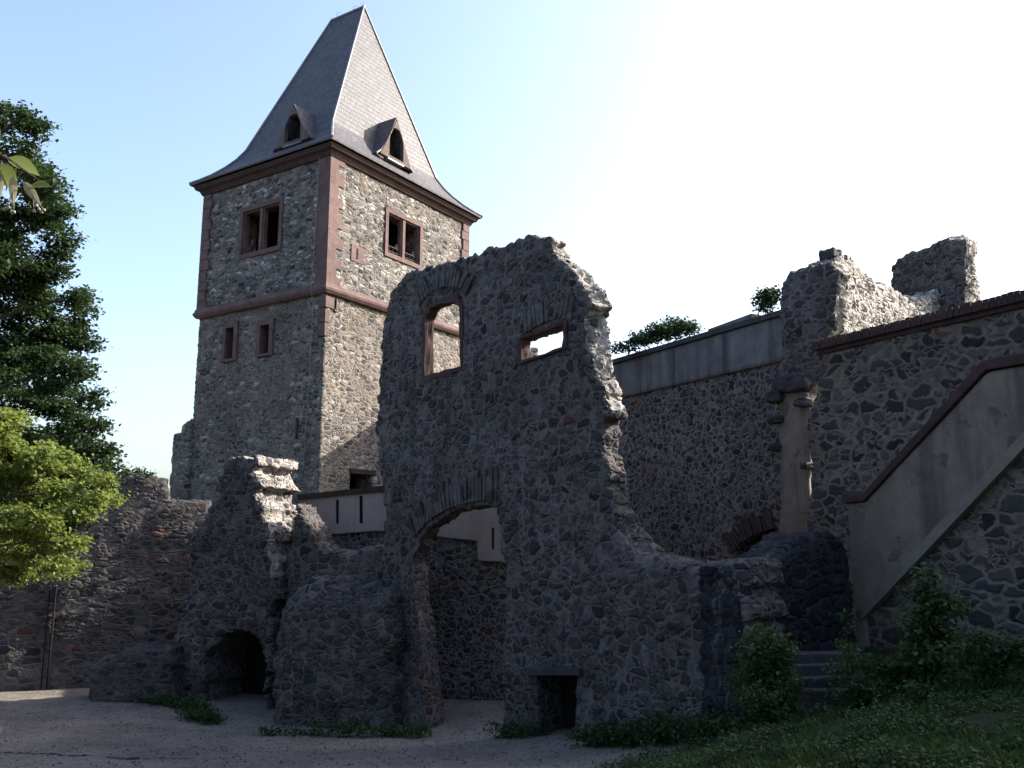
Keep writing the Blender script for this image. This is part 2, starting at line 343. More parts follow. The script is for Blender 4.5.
def wall(name, outline, th, mat, holes=(), res=.075, inward=1, rnd=0.0, rr=.5, lumpy=.02, splay=1.0, parent=None, y0=0.0, seed=0.0, core=None, core_z=3.0, thin=None):
    """Solid wall with a real thickness: front sheet, back sheet and jambs of every opening. X along, Z up."""
    outline = list(outline); O = np.array(outline)
    u0, z0 = O.min(0)-res; u1, z1 = O.max(0)+res
    nu = int((u1-u0)/res)+1; nz = int((z1-z0)/res)+1
    cu = u0+(np.arange(nu)+.5)*res; cz = z0+(np.arange(nz)+.5)*res; CU, CZ = np.meshgrid(cu, cz, indexing='ij')
    K = pip(CU, CZ, outline)
    for h in holes: K &= ~pip(CU, CZ, h)
    VU, VZ = np.meshgrid(u0+np.arange(nu+1)*res, z0+np.arange(nz+1)*res, indexing='ij')
    cnt = np.zeros((nu+1, nz+1), int)
    for di in (0, 1):
        for dj in (0, 1): cnt[di:di+nu, dj:dj+nz] += K
    used = cnt > 0; bnd = used & (cnt < 4)
    PV = np.stack([VU, VZ], -1)
    B = PV[bnd]; best = np.full(len(B), 1e9); Q = B.copy()
    for poly in [outline]+list(holes):
        q, d = nearest(B, poly); k = d < best; best[k] = d[k]; Q[k] = q[k]
    k = best < res*1.5; B2 = B.copy(); B2[k] = Q[k]; PV[bnd] = B2
    idx = -np.ones((nu+1, nz+1), int); idx[used] = np.arange(used.sum()); F = PV[used]; nF = len(F)
    isb = bnd[used]
    # distance to the outline for rounding
    yf = np.full(nF, y0)
    if rnd:
        dd = np.full(nF, 1e9); _, dd = nearest(F, outline)
        t = 1-np.clip(dd/rr, 0, 1); yf = yf+rnd*(1-np.sqrt(np.clip(1-t*t, 0, 1)))
    Bk = F.copy()
    if splay != 1.0:
        for h in holes:
            c = np.array(h).mean(0); _, d = nearest(F, h); fo = np.clip(1-d/1.0, 0, 1)
            Bk[:, 0] += (F[:, 0]-c[0])*(splay-1)*fo
    thb = np.full(nF, float(th))
    if thin: k_ = np.clip((F[:, 1]-thin[1])/(thin[2]-thin[1]), 0, 1); thb = th+(thin[0]-th)*k_
    ns = max(1, int(th/(res*1.3)))
    ii, jj = np.nonzero(K)
    a, b, c, d = idx[ii, jj], idx[ii+1, jj], idx[ii+1, jj+1], idx[ii, jj+1]
    front = np.stack([a, b, c, d], 1)
    verts = [np.stack([F[:, 0], yf, F[:, 1]], 1)]
    # layers for boundary vertices
    bidx = np.nonzero(isb)[0]; lay = [dict(zip(bidx, bidx))]; base = nF
    for s in range(1, ns):
        t = s/ns; y = yf[bidx]*(1-t)+(y0+thb[bidx])*t
        verts.append(np.stack([F[bidx, 0]*(1-t)+Bk[bidx, 0]*t, y, F[bidx, 1]], 1))
        lay.append(dict(zip(bidx, range(base, base+len(bidx))))); base += len(bidx)
    verts.append(np.stack([Bk[:, 0], y0+thb, Bk[:, 1]], 1)); lay.append({i: base+i for i in bidx})
    back = front[:, ::-1]+base
    sides = []
    def edge(p, q):
        for s in range(ns): sides.append((lay[s][q], lay[s][p], lay[s+1][p], lay[s+1][q]))
    Kp = np.zeros((nu+2, nz+2), bool); Kp[1:-1, 1:-1] = K
    for i, j in zip(ii, jj):
        if not Kp[i+1, j]: edge(idx[i, j], idx[i+1, j])
        if not Kp[i+2, j+1]: edge(idx[i+1, j], idx[i+1, j+1])
        if not Kp[i+1, j+2]: edge(idx[i+1, j+1], idx[i, j+1])
        if not Kp[i, j+1]: edge(idx[i, j+1], idx[i, j])
    V = np.concatenate(verts)
    if lumpy:
        for i in range(len(V)):
            p = Vector(V[i])+Vector((seed, seed, 0)); nv = noise.noise_vector(p*.8)*lumpy*1.2+noise.noise_vector(p*2.6)*lumpy*.6
            V[i] += (nv.x*.5, nv.y, nv.z*.5)
    V[:, 1] *= inward
    faces = np.concatenate([front, back, np.array(sides)])
    if inward < 0: faces = faces[:, ::-1]
    me = bpy.data.meshes.new(name); me.vertices.add(len(V)); me.vertices.foreach_set('co', V.astype(np.float32).ravel())
    me.loops.add(len(faces)*4); me.loops.foreach_set('vertex_index', faces.astype(np.int32).ravel())
    me.polygons.add(len(faces)); me.polygons.foreach_set('loop_start', np.arange(0, len(faces)*4, 4, dtype=np.int32))
    me.update(calc_edges=True); me.validate()
    me.polygons.foreach_set('use_smooth', [True]*len(me.polygons))
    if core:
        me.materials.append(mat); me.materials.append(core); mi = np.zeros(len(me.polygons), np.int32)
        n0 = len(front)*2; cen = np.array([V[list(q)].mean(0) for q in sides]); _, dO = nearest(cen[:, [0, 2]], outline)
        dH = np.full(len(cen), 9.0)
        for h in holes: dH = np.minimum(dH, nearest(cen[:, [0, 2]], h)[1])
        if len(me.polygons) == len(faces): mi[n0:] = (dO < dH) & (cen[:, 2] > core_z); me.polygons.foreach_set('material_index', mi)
    return obj(name, me, mat, parent)

class Plane:
    def __init__(s, p0, d):
        s.p0 = np.array(p0, float); s.d = unit(d); s.rz = math.atan2(s.d[1], s.d[0])
        left = np.array([-s.d[1], s.d[0]]); s.inward = 1 if left@s.p0 > 0 else -1
    def uv(s, pts, dep=0.0):      # dep: metres behind the plane
        n = np.array([-s.d[1], s.d[0]])*s.inward
        return [hit(x, y, s.p0+n*dep, s.d) for x, y in pts]
    def place(s, o): o.location = (s.p0[0], s.p0[1], 0); o.rotation_euler = (0, 0, s.rz); return o
    def fn(s): return lambda u, y, z: Vector((u, y*s.inward, z))

def leaves(name, blobs, n, size, mat, parent=None, droop=.35, flat=.5, verts6=False, up=0.0):
    """blobs: (centre Vector, rx, ry, rz, weight); leaves gather in small sprays inside each blob"""
    W = np.array([b[4] for b in blobs], float); W /= W.sum(); cnt = (W*n).astype(int)
    Vs, Fs = [], []; k = 0
    for (c, rx, ry, rz, _), m in zip(blobs, cnt):
        if m < 1: continue
        g = max(1, m//12); u = RNG.normal(size=(g, 3)); u /= np.linalg.norm(u, axis=1)[:, None]; r = RNG.random(g)**.4
        G = u*r[:, None]*np.array([rx, ry, rz])+np.array(c)
        who = RNG.integers(0, g, m); Pp = G[who]+RNG.normal(size=(m, 3))*np.array([1, 1, .55])*size*1.15
        az = RNG.random(m)*2*math.pi; el = RNG.normal(-droop, .45, m)+up
        D = np.stack([np.cos(az)*np.cos(el), np.sin(az)*np.cos(el), np.sin(el)], 1)
        N0 = RNG.normal(size=(m, 3))*flat+np.array([0, 0, 1]); Sd = np.cross(D, N0); Sd /= np.linalg.norm(Sd, axis=1)[:, None]+1e-9
        L = size*RNG.uniform(.6, 1.35, m)[:, None]; Wd = L*RNG.uniform(.26, .4, m)[:, None]; Nn = np.cross(Sd, D)
        q = np.stack([Pp, Pp+D*L*.5+Sd*Wd+Nn*L*.08, Pp+D*L, Pp+D*L*.5-Sd*Wd+Nn*L*.08], 1)
        Vs.append(q.reshape(-1, 3)); i = np.arange(m)[:, None]*4+k
        Fs.append(np.concatenate([i+np.array([0, 1, 2]), i+np.array([0, 2, 3])], 1).reshape(-1, 3)); k += m*4
    V = np.concatenate(Vs); Fc = np.concatenate(Fs)
    me = bpy.data.meshes.new(name); me.vertices.add(len(V)); me.vertices.foreach_set('co', V.astype(np.float32).ravel())
    me.loops.add(len(Fc)*3); me.loops.foreach_set('vertex_index', Fc.astype(np.int32).ravel())
    me.polygons.add(len(Fc)); me.polygons.foreach_set('loop_start', np.arange(0, len(Fc)*3, 3, dtype=np.int32))
    me.update(calc_edges=True)
    return obj(name, me, mat, parent)

# ------------------------------------------------------------------ GROUND
CTRL = [(-1.7, 21, .25), (1.9, 16.2, 1.1), (3.5, 13.9, 1.7), (-5, 22.5, .1), (-9, 25, .15), (-14, 26, .2), (-20, 27, .3), (-16, 18, .5), (-8, 18, .45),
        (0, 17, .85), (0, 14, 1.2), (-6, 13, 1.15), (0, 9, 1.75), (-6, 7, 2.0), (0, 4, 2.5), (0, 0, 3.0), (-8, 0, 3.0), (0, -8, 3.5), (8, -6, 4.0),
        (3.7, 13.2, 1.95), (6.3, 17.5, 2.5), (5.0, 16, 2.3), (7.2, 16.0, 2.75), (8.4, 14.2, 3.0), (4.3, 7.5, 2.75), (5.6, 9.8, 2.85), (2.4, 11, 2.05), (6, 13, 2.65),
        (9, 10, 3.3), (12, 8, 3.8), (1.2, 12.7, 1.42), (3, 5, 2.8), (6, 3, 3.4),
        (-2, 25, .2), (0, 30, .3), (6, 26, .5), (10, 22, 1.5), (-10, 34, .2), (20, 20, 2.5), (-30, 30, .5), (30, 40, 1), (-30, 0, 2.5), (25, 0, 5), (-40, 60, 0), (40, 60, 0), (0, -30, 6), (-30, -30, 6), (30, -30, 8)]
CT = np.array(CTRL)
def _U(r): return np.where(r > 1e-9, r*r*np.log(r+1e-12), 0)
_n = len(CT); _D = np.hypot(CT[:, None, 0]-CT[None, :, 0], CT[:, None, 1]-CT[None, :, 1])
_A = np.zeros((_n+3, _n+3)); _A[:_n, :_n] = _U(_D)+np.eye(_n)*.05; _A[:_n, _n] = 1; _A[:_n, _n+1:] = CT[:, :2]; _A[_n:, :_n] = _A[:_n, _n:].T
_w = np.linalg.solve(_A, np.concatenate([CT[:, 2], np.zeros(3)]))
def ground_z(x, y):
    x = np.atleast_1d(np.asarray(x, float)); y = np.atleast_1d(np.asarray(y, float))
    d = np.hypot(x[:, None]-CT[None, :, 0], y[:, None]-CT[None, :, 1])
    return _U(d)@_w[:_n]+_w[_n]+_w[_n+1]*x+_w[_n+2]*y
def gz(x, y): return float(ground_z(x, y)[0])
BY = [4, 8, 11, 12.8, 13.6, 14.2, 16, 18]; BX = [-3.5, -1.6, .1, 1.25, 2.6, 3.7, 4.6, 5.0]
def grassy(x, y): return x-np.interp(y, BY, BX)

def grid_axis(a, b, c, fine, coarse):
    L = list(np.arange(a, -b, coarse))+list(np.arange(-b, b, fine))+list(np.arange(b, c, coarse)); return np.array(L)
gx = np.concatenate([[-1500, -600, -250, -120, -70], np.arange(-42, -14, .7), np.arange(-14, 12, .12), np.arange(12, 42, .7), [70, 120, 250, 600, 1500]])
gy = np.concatenate([[-1500, -500, -150, -70], np.arange(-40, 3, .8), np.arange(3, 28, .12), np.arange(28, 60, .8), [80, 120, 250, 600, 1500]])
GX, GY = np.meshgrid(gx, gy, indexing='ij')
xr, yr = np.clip(GX.ravel(), -40, 40), np.clip(GY.ravel(), -30, 60)
GZ = np.concatenate([ground_z(xr[i:i+20000], yr[i:i+20000]) for i in range(0, len(xr), 20000)])
far = np.clip((np.hypot(GX.ravel(), GY.ravel()-15)-60)/300, 0, 1); GZ = GZ-far*25
gm = grassy(GX.ravel(), GY.ravel()); nearm = (np.abs(GX.ravel()) < 15) & (GY.ravel() > 0) & (GY.ravel() < 30)
for i in np.nonzero(nearm)[0]:
    p = Vector((GX.flat[i], GY.flat[i], 0)); a = .022+(.05 if gm[i] > 0 else 0)
    GZ[i] += noise.noise(p*1.3)*a+noise.noise(p*4)*a*.35
nx, ny = GX.shape; I = np.arange(nx*ny).reshape(nx, ny)
F = np.stack([I[:-1, :-1], I[1:, :-1], I[1:, 1:], I[:-1, 1:]], -1).reshape(-1, 4)
me = mesh('ground', np.stack([GX.ravel(), GY.ravel(), GZ], 1), F.tolist())
me.polygons.foreach_set('use_smooth', [True]*len(me.polygons))
at_ = me.attributes.new('grass', 'FLOAT', 'POINT'); at_.data.foreach_set('value', np.clip(gm*.5+.5, 0, 1).astype(np.float32))
m = bpy.data.materials.new('gravel_and_turf'); T = NT(m)
P = T.n('ShaderNodeTexCoord').outputs['Object']; at2 = T.n('ShaderNodeAttribute', attribute_name='grass')
n1 = T.noise(P, .5, 5, .6); n2 = T.noise(P, 14, 5, .75); n3 = T.noise(P, 2.2, 5, .65)
vo = T.n('ShaderNodeTexVoronoi'); vo.inputs['Scale'].default_value = 26; T.l(P, vo.inputs['Vector'])
vs = T.n('ShaderNodeSeparateColor'); T.l(vo.outputs['Color'], vs.inputs[0])
gv = T.mix(T.maprange(n1.outputs['Fac'], .35, .65), (.15, .125, .108), (.225, .192, .168))
gv = T.mix(T.maprange(n3.outputs['Fac'], .52, .7, 0, .75), gv, (.08, .074, .07))
gv = T.mix(T.maprange(vs.outputs[0], .72, .95, 0, .6, False), gv, (.28, .26, .25))
gv = T.mix(T.maprange(vs.outputs[1], .72, .98, 0, .7, False), gv, (.07, .068, .07))
so_ = T.mix(n3.outputs['Fac'], (.012, .017, .008), (.035, .042, .02))
msk = T.math('ADD', at2.outputs['Fac'], T.math('MULTIPLY', T.math('SUBTRACT', n3.outputs['Fac'], .5), .35))
col = T.mix(T.maprange(msk, .48, .56), gv, so_)
b = T.n('ShaderNodeBsdfPrincipled'); T.l(col, b.inputs['Base Color']); b.inputs['Roughness'].default_value = .95; b.inputs['Specular IOR Level'].default_value = .15
h = T.math('ADD', T.math('MULTIPLY', n2.outputs['Fac'], .03), T.math('MULTIPLY', vo.outputs['Distance'], -.02)); h = T.math('ADD', h, T.math('MULTIPLY', n3.outputs['Fac'], .08))
bp = T.n('ShaderNodeBump'); bp.inputs['Distance'].default_value = 1; T.l(h, bp.inputs['Height']); T.l(bp.outputs[0], b.inputs['Normal'])
o = T.n('ShaderNodeOutputMaterial'); T.l(b.outputs[0], o.inputs[0])
g = obj('ground', me, m); g['kind'] = 'structure'

# ------------------------------------------------------------------ TOWER
C0 = at(326, 289, 30); TX = 8.62; TY = 7.05
TRZ = math.atan2(.8414, .5405)
tower = tag(empty('castle_tower', (C0.x, C0.y, 0), TRZ), 'square rubble stone tower with red sandstone corners and steep slate hip roof', 'tower')
def rect(u0, z0, u1, z1): return [(u0, z0), (u1, z0), (u1, z1), (u0, z1)]
def tface(name, side, outline, th, mat, holes=(), **kw):
    """side L: X runs along local +Y from the near corner; side R: X along local +X"""
    o = wall(name, outline, th, mat, holes, inward=(-1 if side == 'L' else 1), parent=tower, **kw)
    if side == 'L': o.rotation_euler = (0, 0, math.pi/2)
    return o
LW = [rect(2.35, 15.5, 3.2, 17.25), rect(3.5, 15.5, 4.35, 17.25)]; LW_all = rect(2.4, 15.4, 4.75, 17.3)
RW_all = rect(3.05, 15.55, 5.3, 17.4)
S1 = rect(4.75, 11.3, 5.5, 12.75); S2 = rect(2.8, 11.3, 3.6, 12.6)
BL = 12.95  # lower stage is set a hand's breadth back
tface('wall', 'L', rect(0, 13.4, TY, 18.7), .8, M_tower, [LW_all], seed=1)
tface('wall', 'R', rect(.0, 13.4, TX, 18.7), .8, M_tower, [RW_all], seed=2)
o = tface('wall', 'L', rect(.1, -.5, TY-.02, 13.42), .9, M_tower_low, [S1, S2], y0=.1, seed=3)
o = tface('wall', 'R', rect(.1, -.5, TX-.02, 13.42), .9, M_tower_low, [rect(1.65, 6.35, 2.85, 6.95)], y0=.1, seed=4)
mb = MB(); mb.box((TX-.8, .82, -.5), (TX, TY, 18.68)); mb.box((.82, TY-.8, -.5), (TX-.82, TY, 18.68)); mb.build('wall', M_tower_low, tower)
for z in (8.0, 13.1, 18.4):
    mb = MB(); mb.box((.8, .8, z), (TX-.8, TY-.8, z+.2)); mb.build('floor', M_wood, tower)
# corner stones
fnL = lambda u, y, z: Vector((y, u, z)); fnR = lambda u, y, z: Vector((u, y, z))
mb = MB(); z = 13.5; k = 0
while z < 18.3:
    h = random.uniform(.34, .5); z2 = min(z+h, 18.42); k += 1
    a = .42+(.28 if k % 2 else 0)+random.uniform(-.05, .05); b_ = .55+random.uniform(-.04, .04)
    mb.box((-.045, -.045, z), (a, b_, z2-.001)); z = z2
mb.build('corner_stones', M_sand, tower)
for (cx, lab) in ((TY, 'L'), (TX, 'R')):
    mb = MB(); z = 13.5; k = 0
    while z < 18.3:
        h = random.uniform(.34, .5); z2 = min(z+h, 18.42); k += 1; a = .44+(.10 if k % 2 else 0)
        if lab == 'L': mb.box((-.06, cx-a, z), (.3, cx+.03, z2-.012), bev=.012)
        else: mb.box((cx-a, -.06, z), (cx+.03, .3, z2-.012), bev=.012)
        z = z2
    mb.build('corner_stones', M_sand, tower)
mb = MB(); z = 7.6; k = 0                                   # a few corner blocks survive below the string course
for z, h, a in ((12.75, .45, .5), (12.2, .5, .3), (11.7, .5, .24)):
    mb.box((.04, .04, z), (a, .42, z+h-.02), bev=.015)
mb.build('corner_stones', M_sand, tower)
# string course
def band(prof, mat, name, segs=1):
    """profile (out, z) swept round the four sides"""
    bm = bmesh.new(); rings = []
    for out, z in prof:
        rings.append([bm.verts.new(p) for p in ((-out, -out, z), (TX+out, -out, z), (TX+out, TY+out, z), (-out, TY+out, z))])
    for a, b in zip(rings, rings[1:]+rings[:1]):
        for i in range(4): bm.faces.new((a[i], a[(i+1) % 4], b[(i+1) % 4], b[i]))
    bmesh.ops.recalc_face_normals(bm, faces=bm.faces); me = bpy.data.meshes.new(name); bm.to_mesh(me); bm.free(); return obj(name, me, mat, tower)
band([(-.05, 13.24), (.04, 13.26), (.12, 13.36), (.14, 13.44), (.10, 13.50), (.07, 13.62), (-.05, 13.64)], M_sand, 'string_course')
band([(-.05, 18.40), (.08, 18.42), (.16, 18.58), (.28, 18.64), (.34, 18.80), (-.05, 18.82)], M_sand_dark, 'cornice')
# windows
def window2(side, u0, z0, u1, z1, fw=.17, mull=.15):
    fn = (lambda u, y, z: Vector((y, u, z))) if side == 'L' else (lambda u, y, z: Vector((u, y, z)))
    mb = MB(); um = (u0+u1)/2
    mb.ring(rect(u0-fw, z0-fw, u1+fw, z1+fw), rect(u0, z0, u1, z1), fn, -.06, .32)
    w_ = mb.build('window', M_sand, tower)
    mb = MB(); mb.prism(rect(um-mull/2, z0, um+mull/2, z1), fn, -.02, .24); mb.build('mullion', M_sand, w_)
    mb = MB()
    for a, b2 in ((u0, um-mull/2), (um+mull/2, u1)):
        mb.ring(rect(a+.003, z0+.003, b2-.003, z1-.003), rect(a+.06, z0+.06, b2-.06, z1-.06), fn, .03, .20)
    mb.build('inner_rebate', M_sand, w_)
    return w_, fn
w1, f1 = window2('L', 2.55, 15.45, 4.6, 17.2)
w2, f2 = window2('R', 3.2, 15.65, 5.18, 17.3)
mb = MB()                                                       # iron guard rails in the lit window
for a, b2 in ((3.24, 4.1), (4.28, 5.14)):
    mb.tube([(a, .1, 16.0), (b2, .1, 16.0)], .016); mb.tube([(a, .1, 15.8), (b2, .1, 15.8)], .014)
    for q in range(1, 4):
        x = a+(b2-a)*q/4; pts = [(x+.05*math.sin(t*2), .1, 15.66+.36*t/5+.02*math.cos(t*2)) for t in range(6)]; mb.tube(pts, .014)
    pts = [(a+(b2-a)*.72+.09*math.cos(t*.7)*(1-t/14), .1, 16.08+.08*math.sin(t*.7)*(1-t/14)) for t in range(11)]; mb.tube(pts, .015)
mb.build('guard_rail', M_iron, w2)
for (u0, z0, u1, z1) in ((2.88, 11.4, 3.38, 12.5), (4.85, 11.42, 5.33, 12.65)):
    mb = MB(); mb.ring(rect(u0-.2, z0-.1, u1+.16, z1+.22), rect(u0, z0, u1, z1), fnL, .02, .4); mb.build('window', M_sand, tower)
mb = MB(); mb.ring(rect(1.2, 14.78, 1.86, 15.42), [(1.46, 14.9), (1.56, 14.9), (1.56, 15.3), (1.46, 15.3)], fnR, -.03, .12); sl = mb.build('arrow_slit', M_sand, tower)
mb = MB(); mb.prism([(1.51, 14.88), (1.58, 15.1), (1.51, 15.32), (1.44, 15.1)], fnR, -.036, .0); mb.build('slit_shade', M_dark, sl)  # dark diamond paints the shade of the slit
for p in (dict(u=.55, z=12.7, h=.34), dict(u=.9, z=8.4, h=.62)):   # wall anchors
    mb = MB()
    if p['u'] < .6: mb.box((.55, -.0, 12.75), (.62, .1, 13.15), bev=.01); mb.box((.5, .02, 12.68), (.68, .1, 12.78), bev=.01)
    else: mb.box((-.0, 1.18, 8.1), (.1, 1.27, 8.85), bev=.01)
    mb.build('wall_anchor', M_iron, tower)
mb = MB(); mb.tube([(-.12, .52, 18.8), (-.1, .5, 18.3), (-.1, .55, 16), (-.16, .58, 13.5), (.0, .62, 12.8), (.02, .72, 9), (.02, .8, 7)], .011); mb.build('lightning_conductor', M_wire, tower)
mb = MB(); mb.prism(rect(1.55, 6.22, 2.95, 6.36), fnR, .02, .7); mb.prism(rect(1.6, 6.95, 2.95, 7.12), fnR, .04, .5); mb.build('timber_lintel', M_wood, tower)
# ledge on the far left of the tower
mbw = wall('buttress', roughen([(TY-.1, -.5), (TY+1.0, -.5), (TY+1.0, 8.5), (TY+.9, 8.68), (TY+.55, 8.72), (TY+.45, 9.0), (TY-.1, 9.3)], .04, seed=3), 1.6, M_tower_low, inward=-1, parent=tower, y0=-.05, rnd=.05, rr=.15)
mbw.rotation_euler = (0, 0, math.pi/2)

# roof: bell-cast hip, short ridge along local Y
EZ, BZ, RZ_ = 18.84, 20.5, 27.78
def roofmesh():
    lv = [(-.46, EZ+.04), (-.2, 19.04), (.15, 19.32), (.5, 19.68), (.8, 20.06), (1.05, BZ)]
    v = []; f = []; uvs = []
    rings = [[(a, a, z), (TX-a, a, z), (TX-a, TY-a, z), (a, TY-a, z)] for a, z in lv]
    r1, r2 = (TX/2, 2.68, RZ_), (TX/2, 4.65, RZ_)
    def face(pts, ax):
        # ax: 0 -> u runs along X, 1 -> along Y
        i0 = len(v); v.extend(pts); f.append(tuple(range(i0, i0+len(pts))))
        for p in pts: uvs.append((p[ax], 0))
    FA = []
    for s, ax in ((0, 0), (1, 1), (2, 0), (3, 1)):
        V0 = 0
        for a, b in zip(rings, rings[1:]):
            p, q, r, t = a[s], a[(s+1) % 4], b[(s+1) % 4], b[s]
            o_ = 1-ax; L = math.hypot(p[o_]-t[o_], p[2]-t[2])
            FA.append(([p, q, r, t], ax, [V0, V0, V0+L, V0+L])); V0 += L
        b = rings[-1]; p, q = b[s], b[(s+1) % 4]
        tops = {0: [r1], 1: [r2, r1], 2: [r2], 3: [r1, r2]}[s]
        o_ = 1-ax; L = math.hypot(p[o_]-tops[0][o_], RZ_-BZ)
        NS = 10
        # steep field in strips so that it can sag a little
        tl, tr = tops[-1], tops[0]
        for k in range(NS):
            def lp(P_, Q_, t): return tuple(P_[i]+(Q_[i]-P_[i])*t for i in range(3))
            k0, k1 = k/NS, (k+1)/NS
            if k == NS-1 and len(tops) == 1: FA.append(([lp(p, tl, k0), lp(q, tr, k0), tl], ax, [V0+L*k0, V0+L*k0, V0+L]))
            else: FA.append(([lp(p, tl, k0), lp(q, tr, k0), lp(q, tr, k1), lp(p, tl, k1)], ax, [V0+L*k0]*2+[V0+L*k1]*2))
    vi = {}; V = []; FF = []; UV = []
    for pts, ax, vs_ in FA:
        ids = []
        for p, vv in zip(pts, vs_):
            key = tuple(round(c, 4) for c in p)
            if key not in vi: vi[key] = len(V); V.append(p)
            ids.append(vi[key]); UV.append((p[ax], vv))
        FF.append(ids)
    # underside
    a = [vi[tuple(round(c, 4) for c in p)] for p in rings[0]]
    me = mesh('roof', V, FF); uvl = me.uv_layers.new(name='UVMap')
    for i, u in enumerate(UV): uvl.data[i].uv = u
    return me
roof = obj('roof', roofmesh(), M_slate, tower)
md = roof.modifiers.new('thick', 'SOLIDIFY'); md.thickness = .07; md.offset = -1
def hip(p, q, r=.05):
    mb = MB(); P_ = [Vector(x) for x in p]; mb.tube(P_, r, r*.8, 6); return mb
hips = [[(-.46, -.46, EZ+.06), (-.2, -.2, 19.08), (.15, .15, 19.36), (.5, .5, 19.72), (.8, .8, 20.1), (1.05, 1.05, BZ+.04), (TX/2, 2.68, RZ_+.03)],
        [(TX+.46, -.46, EZ+.06), (TX+.2, -.2, 19.08), (TX-.15, .15, 19.36), (TX-.5, .5, 19.72), (TX-.8, .8, 20.1), (TX-1.05, 1.05, BZ+.04), (TX/2, 2.68, RZ_+.03)],
        [(-.46, TY+.46, EZ+.06), (-.2, TY+.2, 19.08), (.15, TY-.15, 19.36), (.5, TY-.5, 19.72), (.8, TY-.8, 20.1), (1.05, TY-1.05, BZ+.04), (TX/2, 4.65, RZ_+.03)],
        [(TX/2, 2.64, RZ_+.03), (TX/2, 4.69, RZ_+.03)]]
mb = MB()
for hp in hips: mb.tube(hp, .055, .05, 6)
mb.build('hip_flashing', M_lead, roof)
for (y, l, s) in ((2.7, .5, 1), (3.3, .35, -1), (4.3, .45, -1), (4.5, .4, 1)):
    mb = MB(); mb.tube([(TX/2, y, RZ_), (TX/2+.1*s, y+.1*s, RZ_+l*.5), (TX/2+.05, y+.25*s, RZ_+l*.55)], .012, .006, 4)
    mb.build('snow_hook', M_iron, roof)
# dormers: pointed sandstone gablets with slate cheeks
def dormer(side, c, off, zb, za, hw):
    if side == 'L': fn = lambda u, y, z: Vector((off+y, c+u, z))
    else: fn = lambda u, y, z: Vector((c+u, off+y, z))
    d = empty('dormer', (0, 0, 0)); d.parent = tower
    H = za-zb
    n = 9
    def arch(w_, z0, z1):
        pts = [(-w_, z0)]
        for k in range(n+1): t = k/n; pts.append((-w_*math.cos(t*math.pi/2)**.8, z0+(z1-z0)*(.38+.62*math.sin(t*math.pi/2)**1.0)))
        q = pts+[(-u, z) for u, z in reversed(pts[:-1])]
        return q
    inner = arch(.44, zb+.12, zb+H*.74)
    N = len(inner); outer = []
    # matching outer triangle points by angle
    tri = [(-hw*.92, zb), (0, za-.1), (hw*.92, zb)]
    for i, (u, z) in enumerate(inner):
        t = i/(N-1)
        if t < .5: k = t*2; outer.append((tri[0][0]*(1-k), zb+(za-.1-zb)*k))
        else: k = t*2-1; outer.append((tri[2][0]*k, za-.1-(za-.1-zb)*k))
    mb = MB(); mb.ring(outer, inner, fn, -.06, .12); mb.build('gable_frame', M_gab, d)
    mb = MB(); mb.prism([(-.5, zb-.06), (.5, zb-.06), (.5, zb+.07), (-.5, zb+.07)], fn, -.06, .2); mb.build('sill', M_lead, d)
    mb = MB(); mb.prism([(-hw*.8, zb), (hw*.8, zb), (0, za-.3)], fn, .4, .44); mb.build('opening', M_dark, d)  # near-black sheet paints the shade inside the dormer
    # slate skirts: swept back into the roof, flared at the foot
    bm = bmesh.new(); uvv = []
    L = 2.1
    for s in (-1, 1):
        prof = [(0, za), (.28*s*hw, za-H*.33), (.6*s*hw, za-H*.68), (.86*s*hw, za-H*.9), (1.12*s*hw, zb-.05)]
        rows = []
        for j, y in enumerate((-.03, .5, 1.2, L)):
            rows.append([bm.verts.new(fn(u, y, z+.02)) for u, z in prof])
        for a, b in zip(rows, rows[1:]):
            for i in range(len(prof)-1): bm.faces.new((a[i], a[i+1], b[i+1], b[i]))
    bmesh.ops.remove_doubles(bm, verts=bm.verts, dist=.001); bmesh.ops.recalc_face_normals(bm, faces=bm.faces)
    me = bpy.data.meshes.new('dormer_roof'); bm.to_mesh(me); bm.free(); uvl = me.uv_layers.new(name='UVMap')
    for lp in me.loops:
        co = me.vertices[lp.vertex_index].co; al = co.x if side == 'L' else co.y
        uvl.data[lp.index].uv = (al, co.z*1.1)
    o = obj('dormer_roof', me, M_slate, d); md = o.modifiers.new('thick', 'SOLIDIFY'); md.thickness = .06
dormer('L', 2.5, .42, 19.70, 21.35, 1.0)
dormer('R', 4.0, .38, 19.82, 21.75, 1.04)

# ------------------------------------------------------------------ MAIN RUINED WALL
PM = Plane((-.95, 20), (-.598, .80))
top = [(752, 735), (748, 700), (752, 620), (750, 580), (746, 566), (738, 562), (700, 566), (660, 560), (640, 552), (624, 543), (614, 530), (609, 500), (606, 460),
       (600, 425), (606, 408), (602, 388), (592, 372), (590, 354), (583, 342), (583, 320), (588, 306), (585, 292), (577, 284), (572, 272), (562, 262), (552, 250), (547, 235), (530, 236),
       (512, 243), (480, 252), (455, 259), (425, 266), (404, 272), (398, 281), (388, 295), (382, 320), (381, 350), (377, 385), (376, 425), (379, 470), (384, 520), (380, 560), (381, 640), (378, 735)]
oM = PM.uv(top); oM = [(u, z if not (y > 730) else -.6) for (u, z), (x, y) in zip(oM, top)]
oM = roughen(oM, .11, seed=1.5)
hM = [PM.uv([(424, 380), (424, 318), (430, 305), (445, 298), (458, 297), (463, 305), (463, 370)]),
      PM.uv([(520, 363), (520, 338), (567, 322), (567, 348)])]
door = [(428, 740), (424, 700), (420, 640), (415, 600), (413, 560), (420, 540), (432, 524), (450, 513), (470, 507), (490, 505), (499, 508), (500, 530), (504, 570), (505, 640), (503, 700), (500, 740)]
